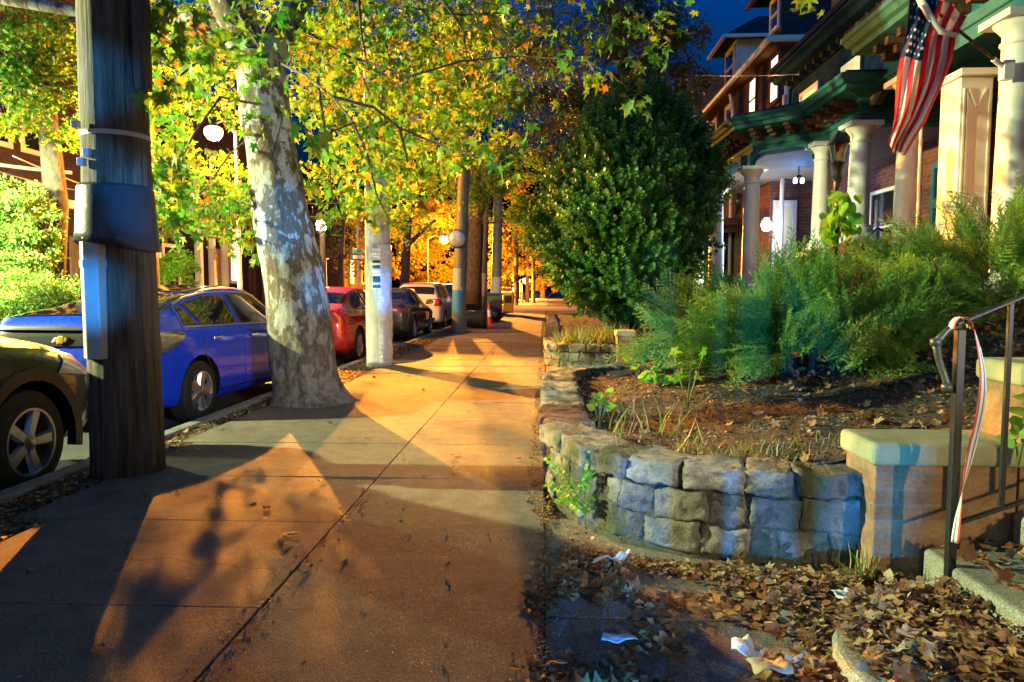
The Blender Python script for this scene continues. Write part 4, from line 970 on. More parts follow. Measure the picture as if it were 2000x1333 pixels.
mb.tube([P(520,135,7.95),P(538,90,8.0),P(560,40,8.1),P(590,-10,8.2),P(640,-80,8.4)], [.20,.165,.14,.13,.12], 20)
mb.tube([P(468,110,7.9),P(430,60,8.0),P(370,40,8.2),P(290,42,8.4),P(150,22,8.8),P(-60,-10,9.2)], [.14,.11,.09,.075,.07,.06], 12)
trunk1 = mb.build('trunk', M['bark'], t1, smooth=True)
tw = MB()
for path in ([(540,120,7.9),(600,150,7.2),(650,190,6.2),(690,240,5.4),(640,262,4.8)],[(650,190,6.2),(730,210,6.4),(780,250,6.6),(850,280,6.8),(910,300,6.5),(960,300,6.3),(1040,285,6.5)],
             [(560,40,8.1),(680,110,7.6),(800,150,7.4),(900,120,7.6),(1010,110,7.8),(1150,120,7.4),(1240,180,6.8)],[(590,-10,8.2),(760,10,8),(900,30,8),(1080,20,8),(1200,50,8)],
             [(690,240,6.8),(720,310,7),(735,380,7.3),(760,430,8)],[(470,60,7.8),(400,110,6.5),(350,150,5.4),(318,205,4.8)],[(480,200,7.9),(430,190,7),(380,260,6.6),(345,330,6.2),(330,390,6.2)],
             [(500,260,7.9),(450,300,8.2),(400,370,8),(340,420,7.5),(310,430,7)],[(370,40,7.5),(330,60,6),(300,90,5.3),(330,120,5)],[(460,20,7),(505,90,5.8),(510,150,5.5)],[(620,150,7),(640,300,7),(650,390,7.8)],[(780,250,6.6),(800,330,7.5),(770,400,8.3)],
             [(1150,120,7.4),(1170,160,7.2)],[(850,-20,7),(905,60,7.2),(915,140,7.4)],[(700,-10,6),(705,60,6.2),(720,140,6.5)]):
    pp = [P(*q) for q in path]; tw.tube(pp, [.015-.010*i/(len(pp)-1) for i in range(len(pp))], 6)
tw.build('twig', M['bark_dark'], trunk1, smooth=True)
big = [(330,80,5.0,.42,34),(312,175,4.7,.22,9),(310,50,4.8,.3,12),(400,110,6.2,.5,40),(400,215,7.2,.7,70),(330,300,6,.35,26),(330,340,6,.3,30),(430,410,8,.7,130),(350,390,6.6,.42,60),(330,440,6.4,.3,30),(480,400,8.6,.4,50),(480,60,6.4,.4,14),(515,110,5.6,.22,7),(500,150,6,.2,5),
       (620,262,4.7,.16,5),(600,300,5.4,.2,4),(660,180,8,.9,120),(620,60,8,.8,70),(720,300,7,.5,50),(640,385,8,.4,30),(735,420,8.6,.35,22),(700,240,8,.7,70),(800,330,8,.6,60),(820,250,8,.7,80),(860,110,8.5,.9,110),(760,60,8,.8,80),(900,300,6.2,.28,12),(945,300,6.2,.28,12),(985,350,7,.2,4),(1040,268,6.5,.2,5),
       (1000,120,8,.8,45),(940,190,8,.6,30),(930,40,8,.8,60),(1130,140,7.2,.35,12),(1170,155,7.2,.2,6),(1250,205,6.8,.2,5),(1100,60,8,.7,34),(1200,70,8,.6,30),(1270,110,7.8,.25,9),(1290,40,8,.4,16),(1580,12,6.8,.16,7),(560,395,9,.2,4),(760,380,9,.4,24),(470,480,8.6,.2,9),(505,500,8.6,.15,5),(560,20,7.4,.4,14),
       (640,430,9,.35,16),(690,400,9.4,.35,20)]
sc = [(P(x, y, Y), (r, r*.8, r*.7), int(n*1.4)) for x, y, Y, r, n in big]
Pp = gapfilter(clumps(sc)); n = len(Pp); rt_ = rrot(n, 1.0); down = dirrot(np.stack([rng.normal(size=n)*.45, rng.normal(size=n)*.45, -np.ones(n)], 1))
use = rng.random(n) < .7; rt_[use] = down[use]
mp = maple(.18); leafmesh('crown', mp[0], mp[1], Pp, rt_, .165*(.75+.6*rng.random(n)), M['leaf'], t1)
mid = [(600,120,10.5,1.1,420),(640,60,10.5,1.2,420),(300,160,9.5,.9,220),(470,20,10,1.2,300),(340,250,9.5,.8,160),(690,350,12,.9,240),(780,150,12,1.3,420),(620,330,12,.7,160),(920,60,12,1.3,320),(930,250,12,.8,120),(400,130,9.5,1.1,260),(330,40,9,1.0,240),(690,120,11,1.5,520),(640,230,11,1.0,260),(740,260,11.5,1.0,260),(830,60,12,1.4,420),(840,200,12.5,1.4,520),(800,340,13,1.2,420),(760,400,13.5,.8,200),(430,420,10.5,.9,260),(560,60,10.5,.9,120),(330,420,9,.5,90),(400,10,9,1,200)]
sc = subclumps([(P(x, y, Y), (r, r, r*.8), n) for x, y, Y, r, n in mid], 12); Pp = gapfilter(clumps(sc)); ml = maple_lo()
leafmesh('crown', ml[0], ml[1], Pp, rrot(len(Pp)), .13*(.7+.6*rng.random(len(Pp))), M['leaf'], t1)

def C(*L): return [(P(x, y, Y), r if hasattr(r, '__len__') else (r, r, r*.8), n) for x, y, Y, r, n in L]
tb = G(930,626); 
tree('street_tree', 'brown trunked street tree behind the slim mirror pole, its crown arching over the sidewalk', [([P(922,632,29.5),P(925,540,29.5),P(930,440,29.5),P(925,330,29),P(890,240,28),P(850,150,27)],[.42,.34,.31,.29,.2,.12]),([P(930,440,29.5),P(960,330,29),P(1000,250,28)],[.2,.15,.08])], M['bark_dark'],
     C((720,150,17,1.8,1700),(850,240,20,2.0,2400),(760,320,18,1.3,1100),(900,120,21,2.4,2600),(1000,200,23,2.6,3000),(980,330,25,2.2,2400),(900,360,25,1.6,1400),(1010,430,27,1.4,1300),(850,20,20,2.2,1700),(960,40,22,2.4,1500),(700,30,18,1.8,1300),(800,440,24,1.3,800),(1060,330,27,1.2,900)), M['leaf'], ml, .15, 16, P(922,632,29.5))
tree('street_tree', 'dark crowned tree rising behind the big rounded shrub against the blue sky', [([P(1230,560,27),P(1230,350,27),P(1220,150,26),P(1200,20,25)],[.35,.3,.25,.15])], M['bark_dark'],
     C((1130,100,24,2.6,3600),(1230,60,24,2.2,2900),(1320,70,25,1.7,1900),(1180,210,25,2.2,2600),(1290,180,26,2.0,1900),(1090,240,24,2.0,2000),(1340,150,26,1.0,700),(1370,60,26,.8,300),(1050,90,24,2.2,2200)), M['leaf_unlit'], ml, .16, 16, P(1230,560,27))
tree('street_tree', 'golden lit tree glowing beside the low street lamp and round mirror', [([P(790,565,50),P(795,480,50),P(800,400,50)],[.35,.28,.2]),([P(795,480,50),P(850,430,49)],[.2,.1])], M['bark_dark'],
     C((800,430,67,4.4,5200),(860,500,69,3.4,4200),(780,510,67,2.8,1500),(870,400,65,3.6,3600),(830,545,71,3,1200),(770,360,65,3,1000)), M['leaf_lamplit'], ml, .32, 20, P(790,565,50))
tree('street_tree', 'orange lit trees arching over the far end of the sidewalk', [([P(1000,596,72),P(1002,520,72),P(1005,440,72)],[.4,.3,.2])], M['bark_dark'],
     C((990,470,62,4.0,2600),(1030,420,66,4.5,2400),(1000,530,68,2.4,900),(1050,500,75,3.0,1300),(960,540,60,2.0,800)), M['leaf_lamplit'], ml, .34, 14, P(1000,596,72))
tree('street_tree', 'faraway orange lit tree at the vanishing point of the sidewalk', [([P(1060,590,115),P(1060,540,115)],[.5,.3])], M['bark_dark'],
     C((1060,550,115,3.2,1300),(1075,500,110,5,1200),(1040,590,125,2.5,500)), M['leaf_lamplit'], ml, .5, 12, P(1060,590,115))
tree('street_tree', 'yellow leaved tree hanging over the road at the upper left corner', [([P(100,560,17),P(110,400,17),P(90,200,16.5),P(40,60,16)],[.3,.26,.2,.1]),([P(90,200,16.5),P(120,120,15),P(135,40,14)],[.1,.07,.04]),([P(60,240,15),P(20,150,13),P(-20,60,13)],[.07,.05,.03])], M['bark_dark'],
     C((60,100,12.5,1.3,1500),(120,190,13,1.0,1100),(20,200,12.5,1.0,1000),(130,60,13,1.1,900),(-60,120,12.5,1.3,700),(240,120,13,1.3,900),(380,60,14,1.6,1100),(330,240,14,1.0,500),(60,240,12.5,.8,600),(450,150,15,1.2,500),(420,330,16,1.1,420)), M['leaf'], ml, .135, 14, P(100,560,17), cat='tree')
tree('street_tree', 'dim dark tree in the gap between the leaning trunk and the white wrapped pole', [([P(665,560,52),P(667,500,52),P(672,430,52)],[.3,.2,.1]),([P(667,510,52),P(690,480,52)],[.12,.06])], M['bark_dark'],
     C((660,470,54,3.2,1600),(700,440,55,2.6,1100),(690,520,56,2.0,600),(600,450,56,2.4,700),(540,500,50,1.6,500)), M['leaf_unlit'], ml, .3, 14, P(665,560,52))

lo2 = [(random.uniform(-9,7), random.uniform(-10,2.2), random.uniform(5.2,8)) for k in range(76)]  # crown clumps added behind the camera to block skylight
tree('street_tree', 'unseen street tree behind the camera, its crown added to block skylight over the sidewalk', [([(-2.8,-3.5,-.05),(-2.7,-3.5,3),(-2.2,-3.4,6)],[.3,.25,.15]),([(-2.7,-3.5,3.5),(0,-3,5.5),(3,-2,6.5)],[.14,.1,.04]),([(-2.7,-3.5,3.5),(-2,0,5.4),(-1.5,2,6.2)],[.14,.1,.04])], M['bark_dark'],
     [(c, (1.9,1.9,.8), 330) for c in lo2], M['leaf'], ml, .22, 4, (-2.8,-3.5,0))

# ------------------------------------------------------------------ big clipped shrub, junipers, vines and weeds
sprV = []; sprF = []
for k in range(13):
    f = k/13; a = k*2.4; y = .12+f*.85; s = .30-.14*f
    d = Vector((math.cos(a)*.75, .65, math.sin(a)*.75)).normalized(); u = d.cross(Vector((0,1,0))).normalized()*.10
    b0 = Vector((0, y, 0)); i0 = len(sprV); sprV += [tuple(b0), tuple(b0+d*s*.5+u), tuple(b0+d*s), tuple(b0+d*s*.5-u)]; sprF += [(i0,i0+1,i0+2),(i0,i0+2,i0+3)]
i0 = len(sprV); sprV += [(-.012,0,0),(.012,0,0),(0,1,0)]; sprF.append((i0,i0+1,i0+2))
cs_ = W(1222,420,13.8); t = thing('privet_shrub', 'huge rounded dark green evergreen shrub rising over the second stone wall', 'shrub', (cs_.x, cs_.y, .35))
n = 10500; u = rng.normal(size=(n,3)); u /= np.linalg.norm(u, axis=1)[:,None]; rr = rng.random(n)**.22; rr[:500] *= 1.03+.16*rng.random(500)
th_ = np.arctan2(u[:,1], u[:,0]); lump = 1+.10*np.sin(th_*3+u[:,2]*4)+.07*np.sin(th_*7+u[:,2]*9)
rad = np.array([1.62, 1.55, 2.12]); pos = u*rr[:,None]*rad*lump[:,None]
sh = 1-.38*np.clip(pos[:,2]/2.15, 0, 1)**1.6; pos[:,0] = pos[:,0]*sh+.28*np.clip(pos[:,2]/2.15, 0, 1); pos[:,1] *= sh
low = np.clip(-pos[:,2]/2.15, 0, 1); pos[:,0] *= 1-.35*low**2
pos += np.array(cs_); D_ = u*np.array([1,1,.5])+np.array([0,0,.75])+rng.normal(size=(n,3))*.35
leafmesh('crown', sprV, sprF, pos, dirrot(D_), .28*(.5+1.0*rng.random(n)), M['privet'], t)
b = MB(); 
for k in range(7):
    a = k*.9; b.tube([(cs_.x+.1*math.cos(a), cs_.y+.1*math.sin(a), .25),(cs_.x+.5*math.cos(a), cs_.y+.5*math.sin(a), 1.3),(cs_.x+.9*math.cos(a), cs_.y+.8*math.sin(a), 2.8)], [.05,.035,.015], 6)
b.build('stem', M['bark_dark'], t, smooth=True)

jV = []; jF = []
def jb(p, d, l, w_):
    d = d.normalized(); s = d.cross(Vector((random.uniform(-1,1), random.uniform(-1,1), random.uniform(-1,1)))).normalized()*w_
    i = len(jV); jV.extend([tuple(p-s), tuple(p+s), tuple(p+d*l*.6+s*.7), tuple(p+d*l), tuple(p+d*l*.6-s*.7)]); jF.extend([(i,i+1,i+2,i+4),(i+4,i+2,i+3)])
for k in range(20):
    f = k/20; p0 = Vector((0, f, .10*f*f)); sg = 1 if k % 2 else -1; L_ = .30*(1-f*.75)
    d = Vector((sg*.75, .8, random.uniform(-.25,.35))).normalized()
    for q in range(6):
        pp = p0+d*L_*q/6; jb(pp, d*.7+Vector((random.uniform(-.6,.6), random.uniform(-.1,.6), random.uniform(-.6,.6))), .075, .0062)
    jb(p0, d, L_, .007)
jb(Vector((0,0,0)), Vector((0,1,.05)), 1.05, .010)
def juniper(name, label, c, rad, n, droop=0.0, size=.45):
    t = thing('juniper_shrub', label, 'shrub', (c[0], c[1], .5))
    K = max(14, n//48); a_ = np.arange(K)*2.39996; zz = 1-(np.arange(K)+.5)/K*1.25; rq = np.sqrt(np.clip(1-zz*zz, .0, 1))
    cu = np.stack([rq*np.cos(a_), rq*np.sin(a_), zz], 1)+rng.normal(size=(K,3))*.10; cl = .80+.22*rng.random(K)
    idx = rng.integers(0, K, n); ax = cu[idx]*np.array([1,1,.75])+np.array([-.15,-.12,.22])+rng.normal(size=(K,3))[idx]*.16
    ax /= np.linalg.norm(ax, axis=1)[:,None]; t_f = rng.random(n)**.7
    pos = np.array(c)+cu[idx]*cl[idx][:,None]*np.array(rad)*(.35+.62*t_f)[:,None]+rng.normal(size=(n,3))*.055
    D_ = ax+rng.normal(size=(n,3))*.22*(1.3-t_f)[:,None]; tn = np.clip(rng.random(K)[idx]*.55+rng.random(n)*.45, 0, 1)
    leafmesh('foliage', jV, jF, pos-D_*.10, dirrot(D_), size*(.5+.6*rng.random(n)), M['juniper'], t, rnd=tn)
    b = MB()
    for k in range(16):
        a = 2*PI*k/16+.2; e = (c[0]+rad[0]*.8*math.cos(a), c[1]+rad[1]*.8*math.sin(a), c[2]+random.uniform(-.1,.5)*rad[2])
        m_ = ((c[0]+e[0])/2, (c[1]+e[1])/2, .55+.5*(e[2]-.5)); b.tube([(c[0], c[1], .4), m_, e], [.035,.025,.008], 6)
    b.build('stem', M['bark_dark'], t, smooth=True); return t
juniper('j', 'wide feathery blue green juniper sprawling over the garden soil in the middle foreground', (2.22,6.15,.80), (1.36,1.08,.60), 2300)
juniper('j', 'taller juniper with upswept sprays in front of the porch columns at the right edge', (3.85,6.3,1.20), (1.2,1.0,.66), 1300)
juniper('j', 'small rounded juniper under the porch between the two junipers and the vine covered lamp', (3.55,8.2,1.05), (.65,.6,.62), 380, size=.36)

def stemplant(name, label, cat, base, stems, leafspots, m, tmpl, size, grp=None):
    t = thing(name, label, cat, tuple(base), grp); b = MB()
    for s_ in stems: b.tube(s_, [.006]*(len(s_)-1)+[.002], 5)
    b.build('stem', M['grass_stem'], t, smooth=True)
    L_ = np.array([p for p, d, s_ in leafspots]); Dd = np.array([d for p, d, s_ in leafspots]); Sz = np.array([s_ for p, d, s_ in leafspots])*size
    Rr = dirrot(Dd); leafmesh('leaves', tmpl[0], tmpl[1], L_, Rr, Sz, m, t); return t
M['grass_stem'] = mat('green_stem', (.12,.16,.05), .6)
def upfacing(d):     # rotation with leaf face mostly up
    return d
# seedling with big heart leaves
def seedling(label, px, py, Y, hz, n, spread, size, m='vine', name='weed_plant', tm=None):
    z0 = hbed(*W(px, py, Y)[:2]) or 0; c = W(px, py, Y); base = Vector((c.x, c.y, z0))
    stems = []; sp = []
    for k in range(max(3, n//3)):
        a = k*2.4; tip = base+Vector((math.cos(a)*spread*random.uniform(.3,1), math.sin(a)*spread*random.uniform(.3,.9), hz*random.uniform(.5,1)))
        mdl = (base+tip)/2+Vector((0,0,.02)); stems.append([tuple(base), tuple(mdl), tuple(tip)])
        for q in range(3):
            pq = mdl.lerp(tip, q/2); dd = Vector((math.cos(a+q*1.9), math.sin(a+q*1.9), random.uniform(-.35,.25))); sp.append((tuple(pq), tuple(dd), random.uniform(.6,1.1)))
    return stemplant(name, label, 'plant', base, stems, sp, M[m], tm or HEART, size)
seedling('small broad leaved seedling growing from the soil inside the stone wall corner', 1170, 790, 4.75, .24, 13, .10, .075)
seedling('yellow green broad leaved vine spilling beside the juniper left edge', 1270, 690, 6.6, .36, 30, .30, .10)
seedling('yellowing vine leaves lying low in front of the juniper', 1290, 740, 6.2, .16, 24, .28, .10)
seedling('young maple shoot with lobed leaves poking out of the juniper', 1345, 640, 5.1, .62, 9, .16, .14, 'vine', tm=maple(.1))
seedling('dark green leafy plant at the right edge beside the tall pier', 1990, 870, 3.0, .3, 8, .08, .10, 'ivy')
# fern-like weed on the wall
t = thing('fern_weed', 'fern like green weed sprouting from the crack at the foot of the curved stone wall', 'plant', (.02,4.05,0)); b = MB(); sp = []
for (px0, py0, px1, py1) in ((1135,980,1070,895),(1140,975,1155,885),(1140,990,1070,945),(1140,1000,1090,975),(1130,960,1160,925),(1140,1010,1155,975)):
    a_ = W(px0,py0,3.72); c_ = W(px1,py1,3.66); md = (a_+c_)/2+Vector((0,-.01,.025)); b.tube([tuple(a_),tuple(md),tuple(c_)], [.003,.002,.001], 5)
    for k in range(11):
        f = .15+.85*k/10; q = (a_.lerp(md, f*2) if f < .5 else md.lerp(c_, f*2-1)); ax = (c_-a_).normalized(); sd = ax.cross(Vector((0,1,0)))
        for g in (-1, 1): sp.append((tuple(q), tuple(sd*g+ax*.3+Vector((0,-.4,0))), 1))
b.tube([tuple(W(1145,1035,3.70)), tuple(W(1138,985,3.70))], [.004,.003], 5); b.build('stem', M['grass_stem'], t, smooth=True)
leafmesh('leaflet', [(0,0,0),(.4,.4,0),(.3,.9,.05),(0,1.05,0),(-.3,.9,.05),(-.4,.4,0)], [(0,1,2,3),(0,3,4,5)], np.array([q[0] for q in sp]), dirrot(np.array([q[1] for q in sp])), np.full(len(sp), .026), M['vine'], t)['kind'] = 'stuff'

# lamp post in the garden with climbing vine
lp = W(1637,300,8.0); t = thing('garden_lamp_post', 'black garden lantern post overgrown by a bright green vine', 'lamp post', (lp.x, 8.0, .8))
b = MB(); b.tube([(lp.x,8,.7),(lp.x,8,1.2),(lp.x,8,1.22),(lp.x,8,lp.z-.22)], [.06,.055,.038,.034], 14); b.lathe([(.04,-.30),(.055,-.26),(.04,-.22),(.06,-.13),(.08,-.11),(.05,-.09)], lp, 14); b.build('post', M['black'], t, smooth=2)
b = MB(); 
for k in range(4):
    a = PI/4+k*PI/2; b.bar((lp.x+.055*math.cos(a),8+.055*math.sin(a),lp.z-.09),(lp.x+.10*math.cos(a),8+.10*math.sin(a),lp.z+.10),.012)
b.lathe([(.13,.10),(.11,.13),(.05,.2),(.02,.23),(0,.25)], lp, 4, Matrix.Rotation(PI/4, 3, 'Z')); b.build('lantern_frame', M['black'], t)
b = MB(); b.lathe([(.045,-.085),(.085,.095)], lp, 4, Matrix.Rotation(PI/4, 3, 'Z')); b.build('lantern_glass', M['glass'], t)
b = MB(); b.lathe([(.02,-.08),(.038,-.03),(.04,.05),(.0,.08)], lp, 12); b.build('frosted_chimney', M['white'], t, smooth=True)
vt = thing('climbing_vine', 'bright lime green heart leaved vine climbing the black garden lantern post', 'vine', (lp.x, 7.9, 1.0)); sp = []; b = MB()
for k in range(5):
    pts = [(lp.x+.06*math.cos(z*6+k)-.02*k*(1-f_), 7.93+.05*math.sin(z*6+k), z) for f_, z in [(i/12, 1.0+1.35*i/12) for i in range(13)]]; b.tube(pts, .006, 5)
b.build('stem', M['grass_stem'], vt, smooth=True)
for k in range(135):
    z = 1.05+1.25*random.random()**1.3; w__ = .36*(1-(z-1.05)/1.5)+.06; x = lp.x-.02+random.uniform(-1,1)*w__
    sp.append(((x, 7.9+random.uniform(-.25,.12), z), (random.uniform(-.8,.8), random.uniform(-.6,.1), -1.0+random.uniform(-.3,.7)), random.uniform(.6,1.25)))
leafmesh('leaves', HEART[0], HEART[1], np.array([q[0] for q in sp]), dirrot(np.array([q[1] for q in sp])), np.array([q[2] for q in sp])*.135, M['vine'], vt)

def stuff(o, label, cat): kind(o, 'stuff'); return tag(o, label, cat)
def grasspts(n, f, h=.12, m='grass', label='', cat='grass', lean=.45):
    P_ = []; 
    while len(P_) < n:
        p = f()
        if p is not None: P_.append(p)
    P_ = np.array(P_); D_ = np.stack([rng.normal(size=n)*lean, rng.normal(size=n)*lean, np.ones(n)], 1)
    return stuff(leafmesh(label.split(',')[0] or 'grass', BLADE[0], BLADE[1], P_, dirrot(D_), h*(.4+rng.random(n)), M[m]), label, cat)
def fbed(cx, cy, rx, ry, test):
    def f():
        x = random.gauss(cx, rx); y = random.gauss(cy, ry)
        return (x, y, hbed(x, y)-.01) if test(x, y) else None
    return f
o = grasspts(900, fbed(.75,12.5,.35,.4,in2), .26, 'grass', 'pale dry grass tufts on the bed behind the second stone wall'); o.name = 'dry_grass'
o = grasspts(300, fbed(1.05,3.65,.25,.12,in1), .075, 'grass', 'short grass tufts along the inner edge of the curved stone wall'); o.name = 'grass_tufts'
o = grasspts(60, fbed(.55,4.3,.2,.3,in1), .18, 'grass', 'sparse thin grass blades in the garden soil'); o.name = 'grass_blades'
o = grasspts(46, lambda: (random.gauss(1.36,.03), random.gauss(3.06,.03), 0), .15, 'grass', 'green grass blades at the foot of the brick pier'); o.name = 'grass_at_pier'
o = grasspts(1500, fbed(1.3,4.2,.6,.45,in1), .035, 'ivy', 'low green and yellow weeds spreading over the garden soil behind the curved wall', lean=1.2); o.name = 'ground_weeds'
def blob_shrub(label, cs, n, size, m, name='shrub', tm=DIAM):
    t = thing(name, label, 'shrub', (cs[0][0][0], cs[0][0][1], 0)); Pq = clumps(subclumps(cs, 26, .4)); leafmesh('foliage', tm[0], tm[1], Pq, rrot(len(Pq)), size*(.6+.8*rng.random(len(Pq))), M[m], t)
    b = MB(); c = cs[0][0]
    for k in range(5): b.tube([(c[0]+.1*k-.2, c[1], 0), (c[0]+.3*k-.6, c[1]+.1, c[2])], [.04,.015], 6)
    b.build('stem', M['bark_dark'], t, smooth=True); return t
blob_shrub('tall brightly lit ivy mass at the left edge of the photo across the road', C((10,470,15.5,(1.0,.9,1.0),5200),(-50,420,15.5,(1.2,1,1.4),5200),(35,400,15.5,(.7,.8,.8),3000),(70,500,15.7,(.5,.6,.8),1800),(20,540,15,(1.0,.8,.6),2600)), 0, .10, 'ivy', 'ivy_bush')
blob_shrub('low pale green hedge below the ivy mass, behind the near wooden pole', C((60,590,14,(.9,.7,.5),3600),(120,580,14.5,(.8,.7,.5),3200),(180,575,15,(.8,.7,.45),2600),(-10,605,13.6,(.8,.6,.4),2200)), 0, .075, 'ivy', 'hedge')
blob_shrub('rounded bright green bush behind the blue hatchback roof', C((340,528,27,(1.1,.9,.9),4200)), 0, .11, 'vine', 'shrub')
blob_shrub('green bush beside the white columned porch across the road', C((560,520,46,(1.3,.9,1.2),2400),(520,475,46,(1.5,.9,.5),1200)), 0, .16, 'ivy', 'shrub')

# ------------------------------------------------------------------ fallen leaves
def fallen(name, label, n, f, size, tilt=.35, z=.008):
    P_ = []
    while len(P_) < n:
        p = f()
        if p is not None: P_.append(p)
    P_ = np.array(P_); 
    k = n//2; objs = []
    for i, (a, c) in enumerate(((0, k), (k, n))):
        tp = maple(.55 if i else -.35); nn = c-a
    V2 = [(0,.1,0)]; sp_ = [(-90,.30),(-55,.50),(-30,.62),(-12,.50),(12,.62),(36,.88),(52,.66),(66,.62),(90,1.02)]
    for a_, q_ in sp_+[(180-a_, q_*random.uniform(.8,1.1)) for a_, q_ in reversed(sp_[1:-1])]: V2.append((q_*math.cos(R(a_))*.5, q_*math.sin(R(a_))*.5, .42*q_*q_*abs(math.cos(R(a_)*1.5))*.6))
    V2 += [(-.02,-.1,0),(.02,-.1,0),(0,-.42,.05)]; kk = 16; tf_ = [(0, 1+i, 1+(i+1) % kk) for i in range(kk)]+[(17,18,19)]
    V2 = np.array(V2); V2[:,2] += .06*np.sin(V2[:,0]*11+V2[:,1]*5)
    o = leafmesh(name, V2, tf_, P_+np.array([0,0,z]), rrot(n, tilt), size*(.25+.95*rng.random(n)**1.6), M['dead']); return stuff(o, label, 'leaves')
def gz(x, y):
    if x > 1.62 and .9 < y < 3.05: return .17+.16*int((x-1.60)/.36)
    if 1.0 < x <= 1.62 and (x-1.55)**2+(y-2.22)**2 < .36: return .075
    return 0
def fr():
    x = random.uniform(-.1,1.6); y = random.uniform(.9,3.25)
    d = noise.noise(Vector((x*2.6, y*2.6, 5)))*1.1+noise.noise(Vector((x*8, y*8, 5)))*.5+.10+.42*(x-.3)+ (.12 if y < 2.4 else 0)
    if y > 3.05 and x > 1.38: return None
    if y > 3.15-.0 and x > .9: return None
    if random.random() > d: return None
    return (x, y, gz(x, y)+random.random()*.035*max(0,x))
fallen('fallen_leaves', 'thick drift of brown and yellow fallen leaves between the curved wall and the stone steps', 1500, fr, .098, .5)
def fst():
    x = random.uniform(1.12,3.4); y = random.uniform(.95,3.02)
    if (x-1.6) % .36 < .04 and random.random() < .8: return None
    return (x, y, gz(x, y)+random.random()*.04)
fallen('fallen_leaves', 'brown and cream fallen leaves covering the stone steps behind the railing', 1500, fst, .10, .55)
def fed():
    y = random.uniform(3.2,30); x = abs(random.gauss(0,.09))-.10
    if y < 4.6: x += {0:0}.get(0)+max(0, (4.4-y))*.0; 
    if y < 4.4: 
        k = (4.4-y)/1.2; x += .45*k*k
    return (x-.02, y, 0)
fallen('fallen_leaves', 'thin line of fallen leaves swept against the right edge of the sidewalk', 1100, fed, .045, .4)
def fwl():
    s_ = random.random(); x = s_*1.3; y = 3.12+.28*(1-s_)**2+random.gauss(0,.05)-.05
    return (x+.08, y, 0)
fallen('fallen_leaves', 'leaves gathered along the foot of the curved wall', 420, fwl, .05, .4)
fallen('fallen_leaves', 'dull brown leaf litter on the soil strip around the leaning trunk', 3600, lambda: (random.uniform(-3.42,-2.68), 3+27*random.random()**1.5, -.025), .075, .5)
fallen('fallen_leaves', 'leaf litter in the gutter beside the parked cars', 900, lambda: (-3.42-abs(random.gauss(0,.18)), 3+27*random.random()**1.4, -.135), .07, .4)
fallen('fallen_leaves', 'few scattered leaves lying on the open sidewalk slabs', 85, lambda: (random.uniform(-2.6,0), 1.9+14*random.random()**1.6, .004), .075, .25)
def fb1():
    x = random.uniform(.1,4.5); y = random.uniform(3.4,7.9)
    if not in1(x, y): return None
    d = .22+.8*max(0, min(1, (x-1.0)))*max(0, min(1, (4.6-y)))+ (.3 if x > 2 else 0)
    return (x, y, hbed(x, y)+.01) if random.random() < d else None
fallen('fallen_leaves', 'red brown and tan leaves littering the garden soil around the juniper', 2600, fb1, .08, .5)
fallen('fallen_leaves', 'fallen leaves on the bed of the second stone wall', 700, lambda: (lambda x, y: (x, y, hbed(x, y)+.01) if in2(x, y) else None)(random.uniform(.1,2.5), random.uniform(11.8,20)), .08, .4)
def crumbs(label, n, f, size):
    P_ = []
    while len(P_) < n:
        p = f()
        if p is not None: P_.append(p)
    stuff(leafmesh('leaf_crumbs', [(-.5,-.3,0),(.4,-.35,.12),(.6,.25,.02),(-.1,.5,.16),(-.55,.2,.05)], [(0,1,2),(0,2,3),(0,3,4)], np.array(P_)+np.array([0,0,.006]), rrot(n, .35), size*(.3+rng.random(n)), M['dead']), label, 'leaf litter')
crumbs('broken leaf crumbs between the curved wall and the steps', 7500, fr, .032)
crumbs('fine leaf crumbs along the right edge of the sidewalk', 3000, fed, .018)
crumbs('fine leaf crumbs along the foot of the curved wall', 1600, fwl, .02)
crumbs('leaf crumbs on the soil strip by the kerb', 6000, lambda: (random.uniform(-3.42,-2.68), 2.5+22*random.random()**1.6, -.026), .035)
crumbs('scattered specks and crumbs on the sidewalk slabs', 220, lambda: (random.uniform(-2.7,0), 1.8+10*random.random()**1.4, 0), .012)
crumbs('line of grit and leaf crumbs along the middle joint of the near sidewalk', 240, lambda: (-1.12+random.gauss(0,.035)+.25*abs(random.gauss(0,.1)), random.uniform(1.7,4.4), 0), .013)
crumbs('dust and crumbs in the seam along the right side of the near sidewalk', 900, lambda: (random.gauss(0,.02), random.uniform(1.7,4.2), 0), .012)
# grit and wood chips on the soil
def grit():
    x = random.uniform(.1,3.5); y = random.uniform(3.4,7.5); return (x, y, hbed(x, y)) if in1(x, y) else None
P_ = []
while len(P_) < 5200:
    p = grit()
    if p: P_.append(p)
M['chip'] = m_leaf('wood_chip', [(0, (.05,.035,.02)), (.6, (.14,.11,.07)), (1, (.34,.3,.22))], .05, .8)
stuff(leafmesh('soil_grit', [(-.5,-.2,0),(.5,-.25,.1),(.6,.2,0),(-.4,.25,.12),(0,0,.35)], [(0,1,4),(1,2,4),(2,3,4),(3,0,4)], np.array(P_), rrot(len(P_), .6), .012+.02*rng.random(len(P_)), M['chip']), 'coarse grit and wood chips scattered over the garden soil', 'grit')

